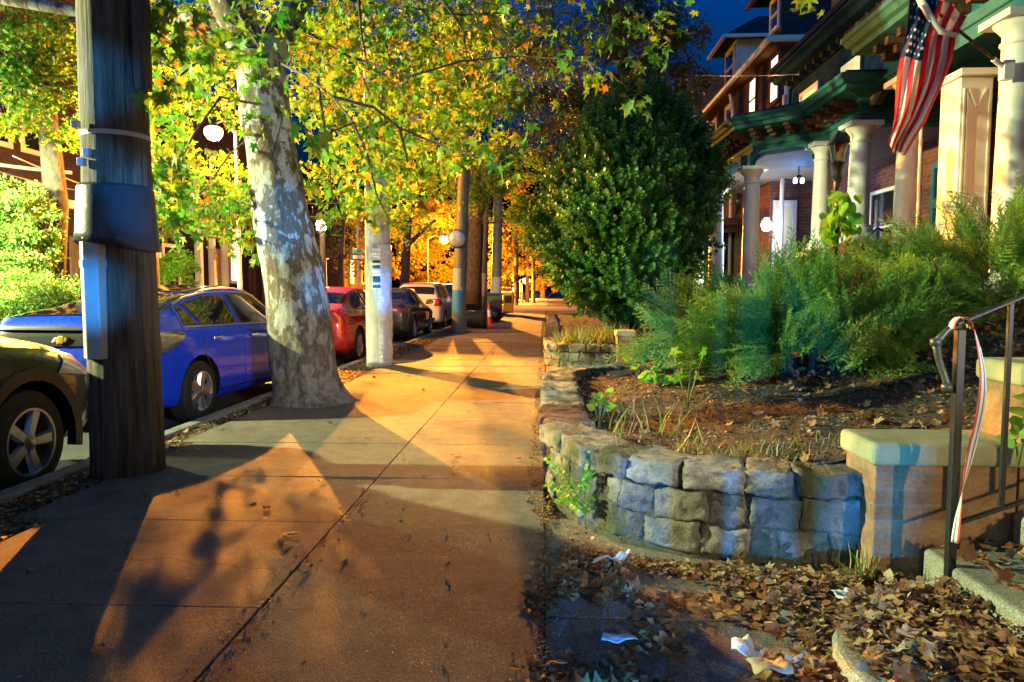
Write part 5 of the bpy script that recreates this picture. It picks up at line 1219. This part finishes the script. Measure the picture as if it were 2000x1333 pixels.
# ------------------------------------------------------------------ litter
def crumple(name, label, cat, pts, c, rot, m, lift=.02, sc=1, seed=0):
    b = bmesh.new(); vs = [b.verts.new((x*sc, y*sc, 0)) for x, y in pts]; b.faces.new(vs); bmesh.ops.triangulate(b, faces=b.faces[:])
    bmesh.ops.subdivide_edges(b, edges=b.edges[:], cuts=4, use_grid_fill=True)
    for v in b.verts: v.co.z = lift*(.6+noise.noise(Vector((v.co.x*14, v.co.y*14, seed)))*1.2+noise.noise(Vector((v.co.x*40, v.co.y*40, seed)))*.5)+.004
    me = bpy.data.meshes.new(name); b.to_mesh(me); b.free(); me.materials.append(m); me.polygons.foreach_set('use_smooth', [True]*len(me.polygons))
    o = bpy.data.objects.new(name, me); COL.objects.link(o); o.location = c; o.rotation_euler = (0, 0, rot); s_ = o.modifiers.new('s', 'SOLIDIFY'); s_.thickness = .0015
    return tag(o, label, cat)
crumple('paper_scrap', 'white curled paper scrap like a feather below the curved wall', 'litter', [(-.09,-.018),(-.03,-.035),(.04,-.03),(.10,.015),(.13,.05),(.09,.035),(.02,.02),(-.05,.02)], G(1190,1100,.01), .25, M['paper'], .03, 1, 2)
crumple('foil_wrapper', 'small pale bluish wrapper lying in the dark leaves at bottom centre', 'litter', [(-.06,-.02),(.0,-.03),(.07,-.01),(.06,.03),(.0,.02),(-.05,.03)], G(1207,1255,.01), 0, M['paper'], .02, 1, 5)
card = m_noise('cardboard', (.34,.26,.16), (.42,.33,.22), 9, .8, .3)
crumple('torn_cardboard', 'torn flat piece of tan cardboard on the leaves at the bottom right', 'litter', [(-.10,-.06),(.07,-.08),(.10,.05),(-.06,.08)], G(1500,1310,.04), .3, card, .03, .75, 8)
crumple('plastic_bag', 'translucent bluish plastic scrap beside the torn cardboard', 'litter', [(-.09,-.05),(.03,-.07),(.09,.02),(.02,.08),(-.07,.06)], G(1462,1275,.04), 1.1, M['paper'], .03, .75, 11)
crumple('paper_scrap', 'crumpled white paper stuck under leaves at the foot of the brick pier', 'litter', [(-.08,-.03),(.05,-.05),(.09,.01),(.03,.05),(-.06,.04)], G(1660,1175,.03), .5, M['paper'], .04, 1, 14)
crumple('snack_wrapper', 'flattened red and cream wrapper lying on the orange lit sidewalk slab', 'litter', [(-.045,-.02),(.04,-.022),(.05,.02),(-.04,.022)], G(565,1047,.004), -.1, M['cap'], .012, 1, 17)

# ------------------------------------------------------------------ houses on the right
def column(parent, x, y, z0, z1, r, m='column'):
    b = MB(); H = z1-z0
    b.box((x-r*1.45,y-r*1.45,z0),(x+r*1.45,y+r*1.45,z0+.07)); b.lathe([(r*1.38,.07),(r*1.42,.10),(r*1.38,.14),(r*1.12,.16),(r*1.15,.19)]+[(r*(1.0-.14*(k/10)**1.6), .20+(H-.5)*k/10) for k in range(11)]+[(r*.98,H-.28),(r*.98,H-.26),(r*.86,H-.25),(r*.87,H-.18),(r*1.05,H-.14),(r*1.30,H-.09),(r*1.36,H-.07)], (x,y,z0), 28)
    b.box((x-r*1.5,y-r*1.5,z1-.07),(x+r*1.5,y+r*1.5,z1)); return b.build('column', M[m], parent, smooth=2)
def window_x(parent, x, y0, y1, z0, z1, pane='glass', fr_='cream', dirn=-1, fw=.07, mull=True):
    b = MB(); d = dirn*.05; xa, xb = sorted((x-dirn*.02, x+d))
    b.box((xa,y0-fw,z0-fw),(xb,y0,z1+fw)); b.box((xa,y1,z0-fw),(xb,y1+fw,z1+fw)); b.box((xa,y0,z1),(xb,y1,z1+fw)); b.box((xa-.03,y0-.03,z0-fw),(xb+.03,y1+.03,z0-.0))
    if mull: b.box((xa,y0,(z0+z1)/2-.02),(xb-.01,y1,(z0+z1)/2+.02))
    w_ = b.build('window', M[fr_], parent, bevel=.004)
    b = MB(); xc = x+dirn*.012; b.box((xc-.004,y0,z0),(xc+.004,y1,z1)); b.build('pane', M[pane], w_); return w_
def window_y(parent, y, x0, x1, z0, z1, pane='glass', fr_='cream', fw=.07, mull=True):
    b = MB(); b.box((x0-fw,y-.05,z0-fw),(x0,y+.02,z1+fw)); b.box((x1,y-.05,z0-fw),(x1+fw,y+.02,z1+fw)); b.box((x0,y-.05,z1),(x1,y+.02,z1+fw)); b.box((x0,y-.07,z0-fw),(x1,y+.02,z0))
    if mull: b.box((x0,y-.04,(z0+z1)/2-.02),(x1,y+.02,(z0+z1)/2+.02))
    w_ = b.build('window', M[fr_], parent, bevel=.004)
    b = MB(); b.box((x0,y-.016,z0),(x1,y-.008,z1)); b.build('pane', M[pane], w_); return w_
HB = thing('row_house', 'brick row house whose teal bracketed porch roof stands on cream columns behind the junipers', 'house', (6.5,13,0))
path = [(7.6,10.95),(4.8,10.95),(4.8,12.4),(3.9,13.3),(3.8,19.0)]
b = MB(); sweep(b, path, [(-.28,3.80),(0,3.80),(0,3.92),(.02,3.93),(.02,3.97),(0,3.98),(0,4.10),(.03,4.12),(.05,4.16),(-.28,4.16)]); b.build('architrave', M['teal'], HB)
b = MB(); sweep(b, path, [(-.28,4.163),(.04,4.163),(.36,4.20),(.38,4.20),(.38,4.27),(.43,4.28),(.46,4.33),(.49,4.35),(.49,4.40),(-.28,4.42)]); b.build('cornice', M['teal'], HB)
for i in range(len(path)-1):
    a = Vector(path[i]); c = Vector(path[i+1]); d = (c-a).normalized(); nrm = Vector((-d.y, d.x)); L_ = (c-a).length; k = int(L_/.30)
    b = MB()
    for q in range(int(L_/.06)):
        p = a+d*(q+.5)*.06; r_ = [p-d*.015+nrm*.02, p+d*.015+nrm*.02, p+d*.015+nrm*.045, p-d*.015+nrm*.045]; b.prism([(v.x, v.y) for v in r_], 4.01, 4.05)
    b.build('dentils', M['teal'], HB)
    for q in range(k):
        p = a+d*(q+.5)*L_/k; b = MB()
        for (o0, o1, z0, z1) in ((.0,.31,4.125,4.16),(.0,.24,4.075,4.125),(.0,.12,4.02,4.075)):
            r_ = [p-d*.05+nrm*o0, p+d*.05+nrm*o0, p+d*.05+nrm*(.06+o1), p-d*.05+nrm*(.06+o1)]; b.prism([(v.x, v.y) for v in r_], z0-.0, z1+.02)
        b.build('bracket', M['brick_brown'], HB, bevel=.01)
b = MB(); b.prism([(v.x, v.y) for v in offset_path(path, .38)]+[(7.6,19.0)], 4.421, 4.46); b.build('porch_roof', M['slate'], HB)
b = MB(); b.prism([(v.x, v.y) for v in offset_path(path, -.27)]+[(7.6,19.0)], 3.86, 3.90); b.build('porch_ceiling', M['ceiling'], HB)
b = MB(); b.prism([(7.6,10.8),(4.55,10.8),(4.55,12.3),(3.6,13.1),(3.5,19),(7.6,19)], .2, 1.35); b.build('porch_floor', M['brick_red'], HB)
# spandrel arches
def arch(a, c, z0, z1, drop, m='teal'):
    a = Vector(a); c = Vector(c); d = (c-a); n = 16; top = []; bot = []
    for k in range(n+1):
        f = k/n; s_ = min(1, min(f, 1-f)/.28); zz = z1-drop*(1-math.sqrt(max(0, 1-(1-s_)**2))); p = a+d*f; bot.append((p.x, p.y, zz)); top.append((p.x, p.y, z1+.02))
    nr = Vector((-d.y, d.x)).normalized()*.12; b = MB(); b.extr(bot+top[::-1], (nr.x, nr.y, 0)); b.build('arch', M[m], HB)
arch((4.72,12.48),(3.92,13.28),3.7,3.797,.25); arch((3.86,13.5),(3.84,15.6),3.7,3.797,.25)
column(HB, 3.9,13.3,1.35,3.56,.155); column(HB, 4.8,12.4,2.0,3.80,.145); column(HB, 4.8,10.95,2.12,3.80,.155); column(HB, 3.84,15.7,1.35,3.56,.155)
for (x, y, h) in ((4.8,12.4,2.0),(4.8,10.95,2.12)):
    b = MB(); b.box((x-.24,y-.24,1.0),(x+.24,y+.24,h-.08)); b.build('column_pedestal', M['brick_red'], HB, bevel=.005)
    b = MB(); b.box((x-.30,y-.30,h-.08),(x+.30,y+.30,h)); b.build('pedestal_cap', M['column'], HB, bevel=.012)
b = MB(); b.box((6.6,10.96,1.3),(7.6,19,3.9)); b.build('wall', M['brick_red'], HB)
b = MB(); b.box((5.35,17.0,1.3),(6.59,18.9,3.9)); b.build('wall', M['brick_red'], HB)
window_x(HB, 6.6, 11.35, 12.25, 2.1, 3.35, 'glass', 'tealblue', -1, .10); window_x(HB, 6.6, 13.6, 14.5, 1.9, 3.2, 'glass', 'cream')
b = MB(); b.box((5.42,16.93,1.35),(5.55,17.0,3.3)); b.box((5.85,16.93,1.35),(5.95,17.0,3.3)); b.box((5.42,16.93,3.3),(5.95,17.0,3.42)); dr = b.build('door_frame', M['white'], HB)
b = MB(); b.box((5.55,16.96,1.35),(5.85,16.99,3.3)); b.build('door', M['cream'], dr)
for x in (4.9,6.35): 
    b = MB(); b.bar((x,16.8,1.35),(x,16.8,3.6),.045); b.build('porch_screen_post', M['white'], HB)
b = MB(); b.box((5.62,10.97,4.47),(11,16.5,6.3)); b.build('upper_wall', M['navy'], HB)
b = MB(); sweep(b, [(11,10.97),(5.62,10.97),(5.62,16.5),(11,16.5)], [(-.2,5.8),(.04,5.8),(.05,5.9),(.30,5.96),(.34,6.06),(.42,6.1),(.42,6.16),(-.2,6.2)]); b.build('upper_cornice', M['navy'], HB)
for k in range(14):
    y = 11.2+.39*k; b = MB(); b.box((5.42,y-.03,5.80),(5.62,y+.03,5.90)); b.build('bracket', M['brick_brown'], HB, bevel=.01)
window_x(HB, 5.62, 12.9, 13.8, 4.62, 5.45, 'litdim', 'navy'); window_x(HB, 5.62, 14.9, 15.8, 4.62, 5.45, 'litdim', 'cream')
b = MB(); b.prism([(5.2,10.6),(11,10.6),(11,16.9),(5.2,16.9)], 6.21, 6.3); b.add([(5.2,10.6,6.3),(11,10.6,6.3),(11,16.9,6.3),(5.2,16.9,6.3),(8,12.6,8.6),(8,15,8.6)], [(0,1,4),(1,2,5,4),(2,3,5),(3,0,4,5)]); b.build('roof', M['slate'], HB)
b = MB(); b.tube([(5.5,16.6,1.4),(5.5,16.6,5.7)], .05, 10); b.build('downpipe', M['guard'], HB, smooth=2)
# porch lamps
pl = W(1497,440,16.3); t = thing('porch_lamp', 'glaring white bare porch bulb by the white door frame, behind the cream column', 'lamp', tuple(pl))
b = MB(); b.lathe([(0,-.14),(.08,-.11),(.12,0),(.08,.09),(.03,.12)], pl, 14); b.build('bulb', M['bulb_white'], t, smooth=True)
b = MB(); b.lathe([(.03,.10),(.05,.13),(.05,.16),(0,.17)], pl, 12); b.bar((pl.x,pl.y,pl.z+.15),(pl.x+.1,17.0,pl.z+.15),.03); b.build('bracket', M['white'], t, smooth=2)
lamp('lamp_light', (pl.x-.14, pl.y-.16, pl.z-.02), WHITE, 30, .08, t)
bl = W(1560,354,15.0); t = thing('ceiling_lamp', 'small twin blue lamps under the porch ceiling', 'lamp', tuple(bl)); b = MB()
for dx in (-.07,.07): b.lathe([(0,-.05),(.035,-.04),(.04,.03),(.02,.06),(0,.06)], bl+Vector((dx,0,0)), 12)
b.build('bulb', M['bulb_blue'], t, smooth=True)
b = MB(); b.box((bl.x-.05,bl.y-.02,bl.z+.06),(bl.x+.05,bl.y+.02,bl.z+.12)); b.tube([(bl.x,bl.y,bl.z+.1),(bl.x,bl.y,3.77)], .012, 6); b.build('fixture', M['iron_grey'], t)
lamp('lamp_light', (bl.x, bl.y, bl.z-.12), BLUE, 14, .05, t)
# near house with the big columns
HA = thing('row_house', 'nearest porch house at the upper right edge with green cornice and the flag', 'house', (6.5,5,0))
pathA = [(4.85,-2),(4.85,10.2),(8.5,10.2)]
b = MB(); sweep(b, pathA, [(-.30,4.15),(0,4.15),(0,4.30),(.03,4.31),(.03,4.35),(0,4.36),(0,4.62),(-.30,4.62)]); b.build('architrave', M['tealblue'], HA)
b = MB(); sweep(b, pathA, [(-.30,4.623),(.06,4.623),(.08,4.68),(.34,4.72),(.34,4.80),(.40,4.83),(.43,4.90),(.46,4.92),(.46,4.98),(-.30,5.0)]); b.build('cornice', M['teal'], HA)
for k in range(22):
    y = 3.2+.32*k; b = MB(); b.box((4.55,y-.05,4.56),(4.85,y+.05,4.66)); b.box((4.66,y-.05,4.46),(4.85,y+.05,4.56)); b.build('bracket', M['brick_brown'], HA, bevel=.01)
b = MB(); b.prism([(4.42,-2),(4.42,10.62),(8.5,10.62),(8.5,-2)], 5.001, 5.05); b.build('porch_roof', M['slate'], HA)
b = MB(); b.prism([(5.12,-2),(5.12,9.9),(8.5,9.9),(8.5,-2)], 4.30, 4.34); b.build('porch_ceiling', M['tealblue'], HA)
column(HA, 4.92,9.65,1.35,4.15,.165); column(HA, 4.92,7.55,1.35,4.15,.17); column(HA, 4.92,4.0,1.35,4.15,.17)
b = MB(); b.box((4.6,-2,.2),(8.5,9.9,1.35)); b.build('porch_floor', M['brick_red'], HA)
b = MB(); b.box((7.2,-2,1.3),(9,9.9,4.3)); b.build('wall', M['brick_red'], HA)
b = MB(); b.box((5.5,-2,5.05),(9.5,10.0,8)); b.build('upper_wall', M['navy'], HA)
# fluted square pillar
q = W(1922,300,8.3); b = MB(); b.box((q.x-.17,8.1,2.12),(q.x+.17,8.5,3.72)); pil = b.build('square_pillar', M['column'], HA, bevel=.01)
b = MB(); b.box((q.x-.21,8.03,3.722),(q.x+.21,8.57,3.80)); b.build('pillar_capital', M['column'], pil, bevel=.012); b = MB(); b.box((q.x-.20,8.06,2.0),(q.x+.20,8.54,2.118)); b.box((q.x-.23,8.01,1.9),(q.x+.23,8.59,1.999)); b.build('pillar_moulding', M['column'], pil, bevel=.012)
b = MB()
for x0, x1 in ((-.145,-.125),(.125,.145),(-.11,-.10)): b.box((q.x+x0,8.08,2.25),(q.x+x1,8.102,3.6))
for (za, zb_) in ((3.6,3.40),(2.25,2.45)): b.bar((q.x-.10,8.09,za),(q.x+.0,8.09,zb_),.02,.02); b.bar((q.x+.10,8.09,za),(q.x,8.09,zb_),.02,.02)
b.build('pillar_panel', M['cream'], pil)
b = MB()
for k in range(11): b.box((q.x-.22+.04*k,7.995,1.92),(q.x-.20+.04*k,8.012,1.96))
b.build('dentils', M['cream'], pil)
b = MB(); b.box((q.x-.32,8.0,1.0),(q.x+.32,8.62,1.9)); b.build('pillar_base', M['brick_red'], HA)
# thin white pole in front of the porch
q = W(1797,300,8.9); t = thing('white_pole', 'thin bright white vertical pole below the flag, in front of the porch column', 'pole', (q.x,8.9,1))
b = MB(); b.tube([(q.x,8.9,.8),(q.x,8.9,3.6)], .017, 10); b.build('shaft', M['white'], t, smooth=True)
# flag on its pole
fp0 = W(1960,132,7.38); fp1 = W(1790,-8,6.9); dirf = (fp1-fp0)
t = thing('flag_pole', 'brown slanting flagpole fixed to the big porch column at the upper right', 'flagpole', tuple(fp0))
b = MB(); b.tube([fp0, fp0+dirf*1.9], [.016,.013], 12); b.build('shaft', M['wood_pole'], t, smooth=True)
b = MB(); b.tube([fp0-dirf.normalized()*.06, fp0+dirf.normalized()*.16], .026, 12); b.box((fp0.x-.02,fp0.y-.05,fp0.z-.12),(fp0.x+.08,fp0.y+.05,fp0.z+.06)); b.build('bracket', M['white'], t, bevel=.004)
NU, NV = 52, 60
def fpt(u, v):
    Lx = [(1778,-30),(1768,60),(1760,110),(1752,170),(1744,230),(1734,284)]; Rx = [(1890,30),(1868,72),(1858,110),(1838,170),(1812,235),(1768,300)]
    f = v*5; i = min(4, int(f)); g = f-i; lx = Vector(Lx[i]).lerp(Vector(Lx[i+1]), g); rx = Vector(Rx[i]).lerp(Vector(Rx[i+1]), g); p = lx.lerp(rx, u)
    dep = 6.95+.10*math.sin(u*11+v*2.5)*(.5+.5*v)+.05*math.sin(u*23+v*5)+.08*(u-.5)
    return W(p.x+3*math.sin(v*9+u*4), p.y+6*math.sin(u*PI)*(v > .98)-4*math.sin(u*12), dep)
V = []; Fc = []; UV = []
for j in range(NV+1):
    for i in range(NU+1): V.append(fpt(i/NU, j/NV)); UV.append((i/NU, j/NV))
Fc = [(j*(NU+1)+i, j*(NU+1)+i+1, (j+1)*(NU+1)+i+1, (j+1)*(NU+1)+i) for j in range(NV) for i in range(NU)]
fl = thing('flag', 'red and white striped flag with starred blue canton hanging limp from the slanting pole', 'flag', tuple(fp1))
clm = []
for nm, cc in (('flag_red', (.75,.012,.03)), ('flag_white', (.82,.80,.74)), ('flag_blue', (.02,.03,.10))):
    m_ = mat(nm, cc, .7); tt = NT(m_); tr = tt.n('ShaderNodeBsdfTranslucent'); tr.inputs[0].default_value = (*cc, 1); mx = tt.n('ShaderNodeMixShader'); mx.inputs[0].default_value = .3
    tt.l(tt.b.outputs[0], mx.inputs[1]); tt.l(tr.outputs[0], mx.inputs[2]); tt.l(mx.outputs[0], tt.t.nodes['Material Output'].inputs[0]); clm.append(m_)
b = MB(); b.V = [tuple(v) for v in V]; b.F = Fc
def fcol(u, v):
    if v < .42 and u < .46: return 2
    return 0 if int(u*8.999) % 2 == 0 else 1
b.M = [fcol(((i+.5)/NU), (j+.5)/NV) for j in range(NV) for i in range(NU)]
clo = b.build('cloth', clm, fl, smooth=True); sd = clo.modifiers.new('s', 'SOLIDIFY'); sd.thickness = .002
b = MB()
for j in range(7):
    for i in range(6):
        u = .045+.078*i+(.035 if j % 2 else 0); v = .03+.058*j
        if u > .43: continue
        c = fpt(u, v)+Vector((0,-.012,0)); e = (fpt(u+.01, v)-fpt(u-.01, v)).normalized(); up = (fpt(u, v-.01)-fpt(u, v+.01)).normalized(); vs = [c]
        for k in range(10): r_ = (.021 if k % 2 == 0 else .009); a = PI/2+k*PI/5; vs.append(c+e*r_*math.cos(a)+up*r_*math.sin(a))
        b.add(vs, [(0, 1+k, 1+(k+1)%10) for k in range(10)])
b.build('stars', clm[1], clo)
b = MB(); b.tube([W(1790,-14,6.9), W(1814,30,6.86), W(1836,62,6.86), W(1868,70,6.88)], [.035,.03,.03,.02], 10); b.build('rolled_edge', clm[1], fl, smooth=True)
# house C and beyond
HC = thing('row_house', 'brown house with long pale gutter, lit upstairs windows and slate roof against the blue sky', 'house', (9,25,0))
b = MB(); b.box((6.4,19.6,0),(14,38,7.95)); b.build('wall', M['brick_brown'], HC)
b = MB(); b.tube([(14,19.25,8.0),(6.0,19.25,8.0),(6.0,38,8.0)], .09, 8); b.build('gutter', M['cream'], HC, smooth=2)
b = MB(); b.box((6.05,19.3,7.86),(14,38,7.94)); b.build('soffit', M['brick_brown'], HC)
b = MB(); b.add([(6.05,19.3,8.02),(14,19.3,8.02),(14,38,8.02),(6.05,38,8.02),(10,23,11),(10,36,11)], [(0,1,4),(1,2,5,4),(2,3,5),(3,0,4,5),(0,3,2,1)]); b.build('roof', M['slate'], HC)
for y in (20.0,22.05): window_x(HC, 6.4, y-.32, y+.32, 6.6, 7.75, 'litwin', 'brick_brown', -1, .12)
for y in (24.8,27,29.5): window_x(HC, 6.4, y-.35, y+.35, 6.4, 7.6, 'glass', 'cream', -1, .14)
for y in (20.9,23.4,26,28.2):
    b = MB(); b.box((6.28,y-.12,4),(6.4,y+.12,7.8)); b.build('pilaster', M['brick_brown'], HC)
b = MB(); b.tube([(6.2,24.0,7.9),(6.3,24.0,7.3),(6.3,24.0,2)], .06, 8); b.build('downpipe', M['cream'], HC, smooth=2); b = MB(); b.tube([(6.9,19.4,8.0),(6.7,19.5,7.5),(6.55,19.5,7.2),(6.55,19.5,3)], .07, 8); b.build('downpipe', M['cream'], HC, smooth=2)
for (x0, y0, y1, z0, z1, m_, nm) in ((6.5,19.9,21.0,8.1,9.6,'slate','dark slate dormer'),(6.6,24.9,26.4,8.1,9.9,'cream','cream dormer')):
    b = MB(); b.box((x0,y0,z0),(x0+2.6,y1,z1)); dm = b.build('dormer', M[m_], HC)
    b = MB(); b.add([(x0-.5,y0-.45,z1),(x0+2.6,y0-.45,z1),(x0+2.6,y1+.45,z1),(x0-.5,y1+.45,z1),(x0+.9,(y0+y1)/2,z1+1.0),(x0+2.6,(y0+y1)/2,z1+1.0)], [(0,1,5,4),(2,3,4,5),(3,0,4),(1,2,5),(0,3,2,1)]); b.build('dormer_roof', M['slate'], dm)
    b = MB(); b.bar((x0-.5,y0-.45,z1-.04),(x0-.5,y1+.45,z1-.04),.10,.10); b.bar((x0-.5,y0-.45,z1-.04),(x0+2.6,y0-.45,z1-.04),.10,.10); b.build('dormer_fascia', M['cream' if m_ == 'cream' else 'brick_brown'], dm)
    window_x(dm, x0, y0+.25, y1-.25, z0+.55, z1-.2, 'glass', 'cream', -1, .09)
b = MB(); b.box((6.95,17.2,6.0),(7.35,17.9,12.5)); b.build('chimney', M['brick_tan'], HB)
b = MB(); b.box((3.6,21.0,3.4),(6.4,27,3.6)); b.box((3.6,21.0,1.2),(6.4,27,1.3)); b.build('porch', M['brick_brown'], HC)
for y in (21.2,23.2): column(HC, 3.8, y, 1.3, 3.4, .13, 'navy')
for (x0, x1) in ((4.35,4.8),(5.05,5.45),(5.7,6.1)):
    window_y(HC, 24.0, x0, x1, 1.6, 3.1, 'litwhite', 'navy', .05)
b = MB(); b.box((3.9,24.0,1.3),(6.4,24.2,3.4)); b.build('porch_wall', M['navy'], HC)
HE = thing('row_house', 'distant dark brick house with white trimmed windows left of the pale gutter', 'house', (10,42,0))
b = MB(); b.box((7.3,40,0),(16,44.8,12.8)); b.build('wall', M['brick_brown'], HE)
for z in (6.2,9.0):
    for x in (8.0,9.6,11.2): window_y(HE, 40, x, x+.9, z, z+1.6, 'glass', 'white', .1)
# porch furniture glimpsed over the junipers
t = thing('porch_chair', 'green metal scalloped back porch chair between the cream columns', 'chair', (5.9,10.4,1.35))
b = MB(); q = W(1730,490,10.3); b.tube([(q.x-.25,10.3,1.35),(q.x-.25,10.3,2.0),(q.x-.12,10.3,2.12),(q.x,10.3,2.06),(q.x+.12,10.3,2.12),(q.x+.25,10.3,2.0),(q.x+.25,10.3,1.35)], .02, 8)
for dx in (-.12,0,.12): b.tube([(q.x+dx,10.3,1.6),(q.x+dx,10.3,2.08)], .014, 6)
b.build('backrest', M['tealblue'], t, smooth=2)
b = MB(); b.box((q.x-.25,9.9,1.62),(q.x+.25,10.3,1.66)); b.build('seat', M['tealblue'], t, bevel=.01)

HB.location += Vector((-.18,0,-.10)); HA.location += Vector((-.22,0,-.18)); HC.location += Vector((-.25,0,-.27))

# ------------------------------------------------------------------ houses across the street on the left
def lhouse(label, y0, y1, h, wall, wins, x=-17, extra=None):
    t = thing('brownstone_house', label, 'house', (x-3,(y0+y1)/2,0)); b = MB(); b.box((x-8,y0,0),(x,y1,h)); b.build('wall', M[wall], t)
    b = MB(); b.box((x,y0-.05,h-.5),(x+.3,y1+.05,h-.1)); b.box((x-.0,y0-.1,h-.1),(x+.45,y1+.1,h+.05)); b.build('cornice', M['brick_brown'], t)
    b = MB(); b.add([(x+.3,y0,h+.06),(x+.3,y1,h+.06),(x-3,y1,h+2.2),(x-3,y0,h+2.2),(x-8,y1,h+.06),(x-8,y0,h+.06)], [(0,1,2,3),(3,2,4,5)]); b.build('roof', M['slate'], t)
    b = MB()
    for z in (3.9, 7.2):
        if z < h-1: b.box((x,y0,z),(x+.06,y1,z+.22))
    b.build('string_course', M['brown_stone'], t)
    for (ya, yb, za, zb_, pane) in wins: window_x(t, x, ya, yb, za, zb_, pane, 'cream', 1, .16)
    if extra: extra(t, x)
    return t
def ex1(t, x):
    b = MB(); b.box((x,24.0,4.1),(x+.5,27.0,4.4)); b.box((x,24.1,0),(x+.25,24.35,4.1)); b.box((x,26.6,0),(x+.25,26.85,4.1)); b.build('door_surround', M['cream'], t, bevel=.02)
    b = MB(); b.box((x,25.0,1.0),(x+.08,26.3,3.2)); b.build('shutter', M['wood_pole'], t)
def ex2(t, x):
    b = MB(); b.box((x,34.0,3.9),(x+.6,37.6,4.5)); b.box((x,34.2,0),(x+.3,34.5,3.9)); b.box((x,35.6,0),(x+.3,35.85,3.9)); b.box((x,37.0,0),(x+.3,37.3,3.9)); b.build('door_surround', M['cream'], t, bevel=.02)
    b = MB(); b.box((x,35.9,.2),(x+.06,36.9,3.4)); b.build('door', M['redlens'], t)
lhouse('dark brownstone house front with cream window frames above the ivy at the left edge', 19, 29.3, 12, 'brown_stone', [(23.0,24.0,5.9,7.6,'glass'),(23.2,24.1,3.0,4.7,'glass'),(26.2,27.2,5.9,7.6,'glass'),(21.5,22.3,5.9,7.6,'glass')], extra=ex1)
lhouse('brownstone house with cream door surround and arched windows behind the blue hatchback', 29.5, 41, 10.6, 'brown_stone', [(31,31.9,6.2,8.2,'glass'),(33.4,34.3,6.2,8.2,'glass'),(36.2,37.1,6.2,8.2,'glass'),(34.6,35.4,4.9,6.0,'glass'),(38.2,38.8,1.8,3.9,'litwhite'),(38.8,39.6,5.0,7.6,'glass'),(31.4,32.6,1.2,3.2,'glass')], extra=ex2)
def ex3(t, x):
    for y in (43,44.3,45.6,47): column(t, x+2.4, y, .4, 3.4, .16)
    b = MB(); b.box((x,42.6,3.4),(x+2.8,47.4,3.9)); b.build('porch_roof', M['slate'], t)
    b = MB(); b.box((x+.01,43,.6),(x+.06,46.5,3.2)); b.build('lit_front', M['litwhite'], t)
lhouse('dark house with brightly lit white columned porch, left of the leaning trunk', 41.2, 50, 7.5, 'brown_stone', [(43.5,44.3,4.6,6.2,'glass')], extra=ex3)
lhouse('unseen brownstone row behind the camera across the road, added to block skylight', -45, 18.8, 11.5, 'brown_stone', [(y, y+1, z, z+1.7, 'glass') for y in range(-40, 16, 6) for z in (1.5, 5, 8)])  # this and the next two are unseen, added to block skylight
t = thing('row_house', 'unseen brick row behind the camera on the sidewalk side, added to block skylight', 'house', (9,-22,0)); b = MB(); b.box((7.4,-48,0),(15,-3,11)); b.build('wall', M['brick_brown'], t)
t = thing('row_house', 'plain brick block added far behind the camera to close off skylight', 'house', (-3,-54,0)); b = MB(); b.box((-30,-60,0),(20,-52,12)); b.build('wall', M['brick_brown'], t)
lhouse('dim distant house between the leaning trunk and the white wrapped pole', 60, 74, 8, 'brick_brown', [(62,63,2,4,'litwin'),(66,67,2,4,'glass'),(63,64,5,6.5,'glass')])
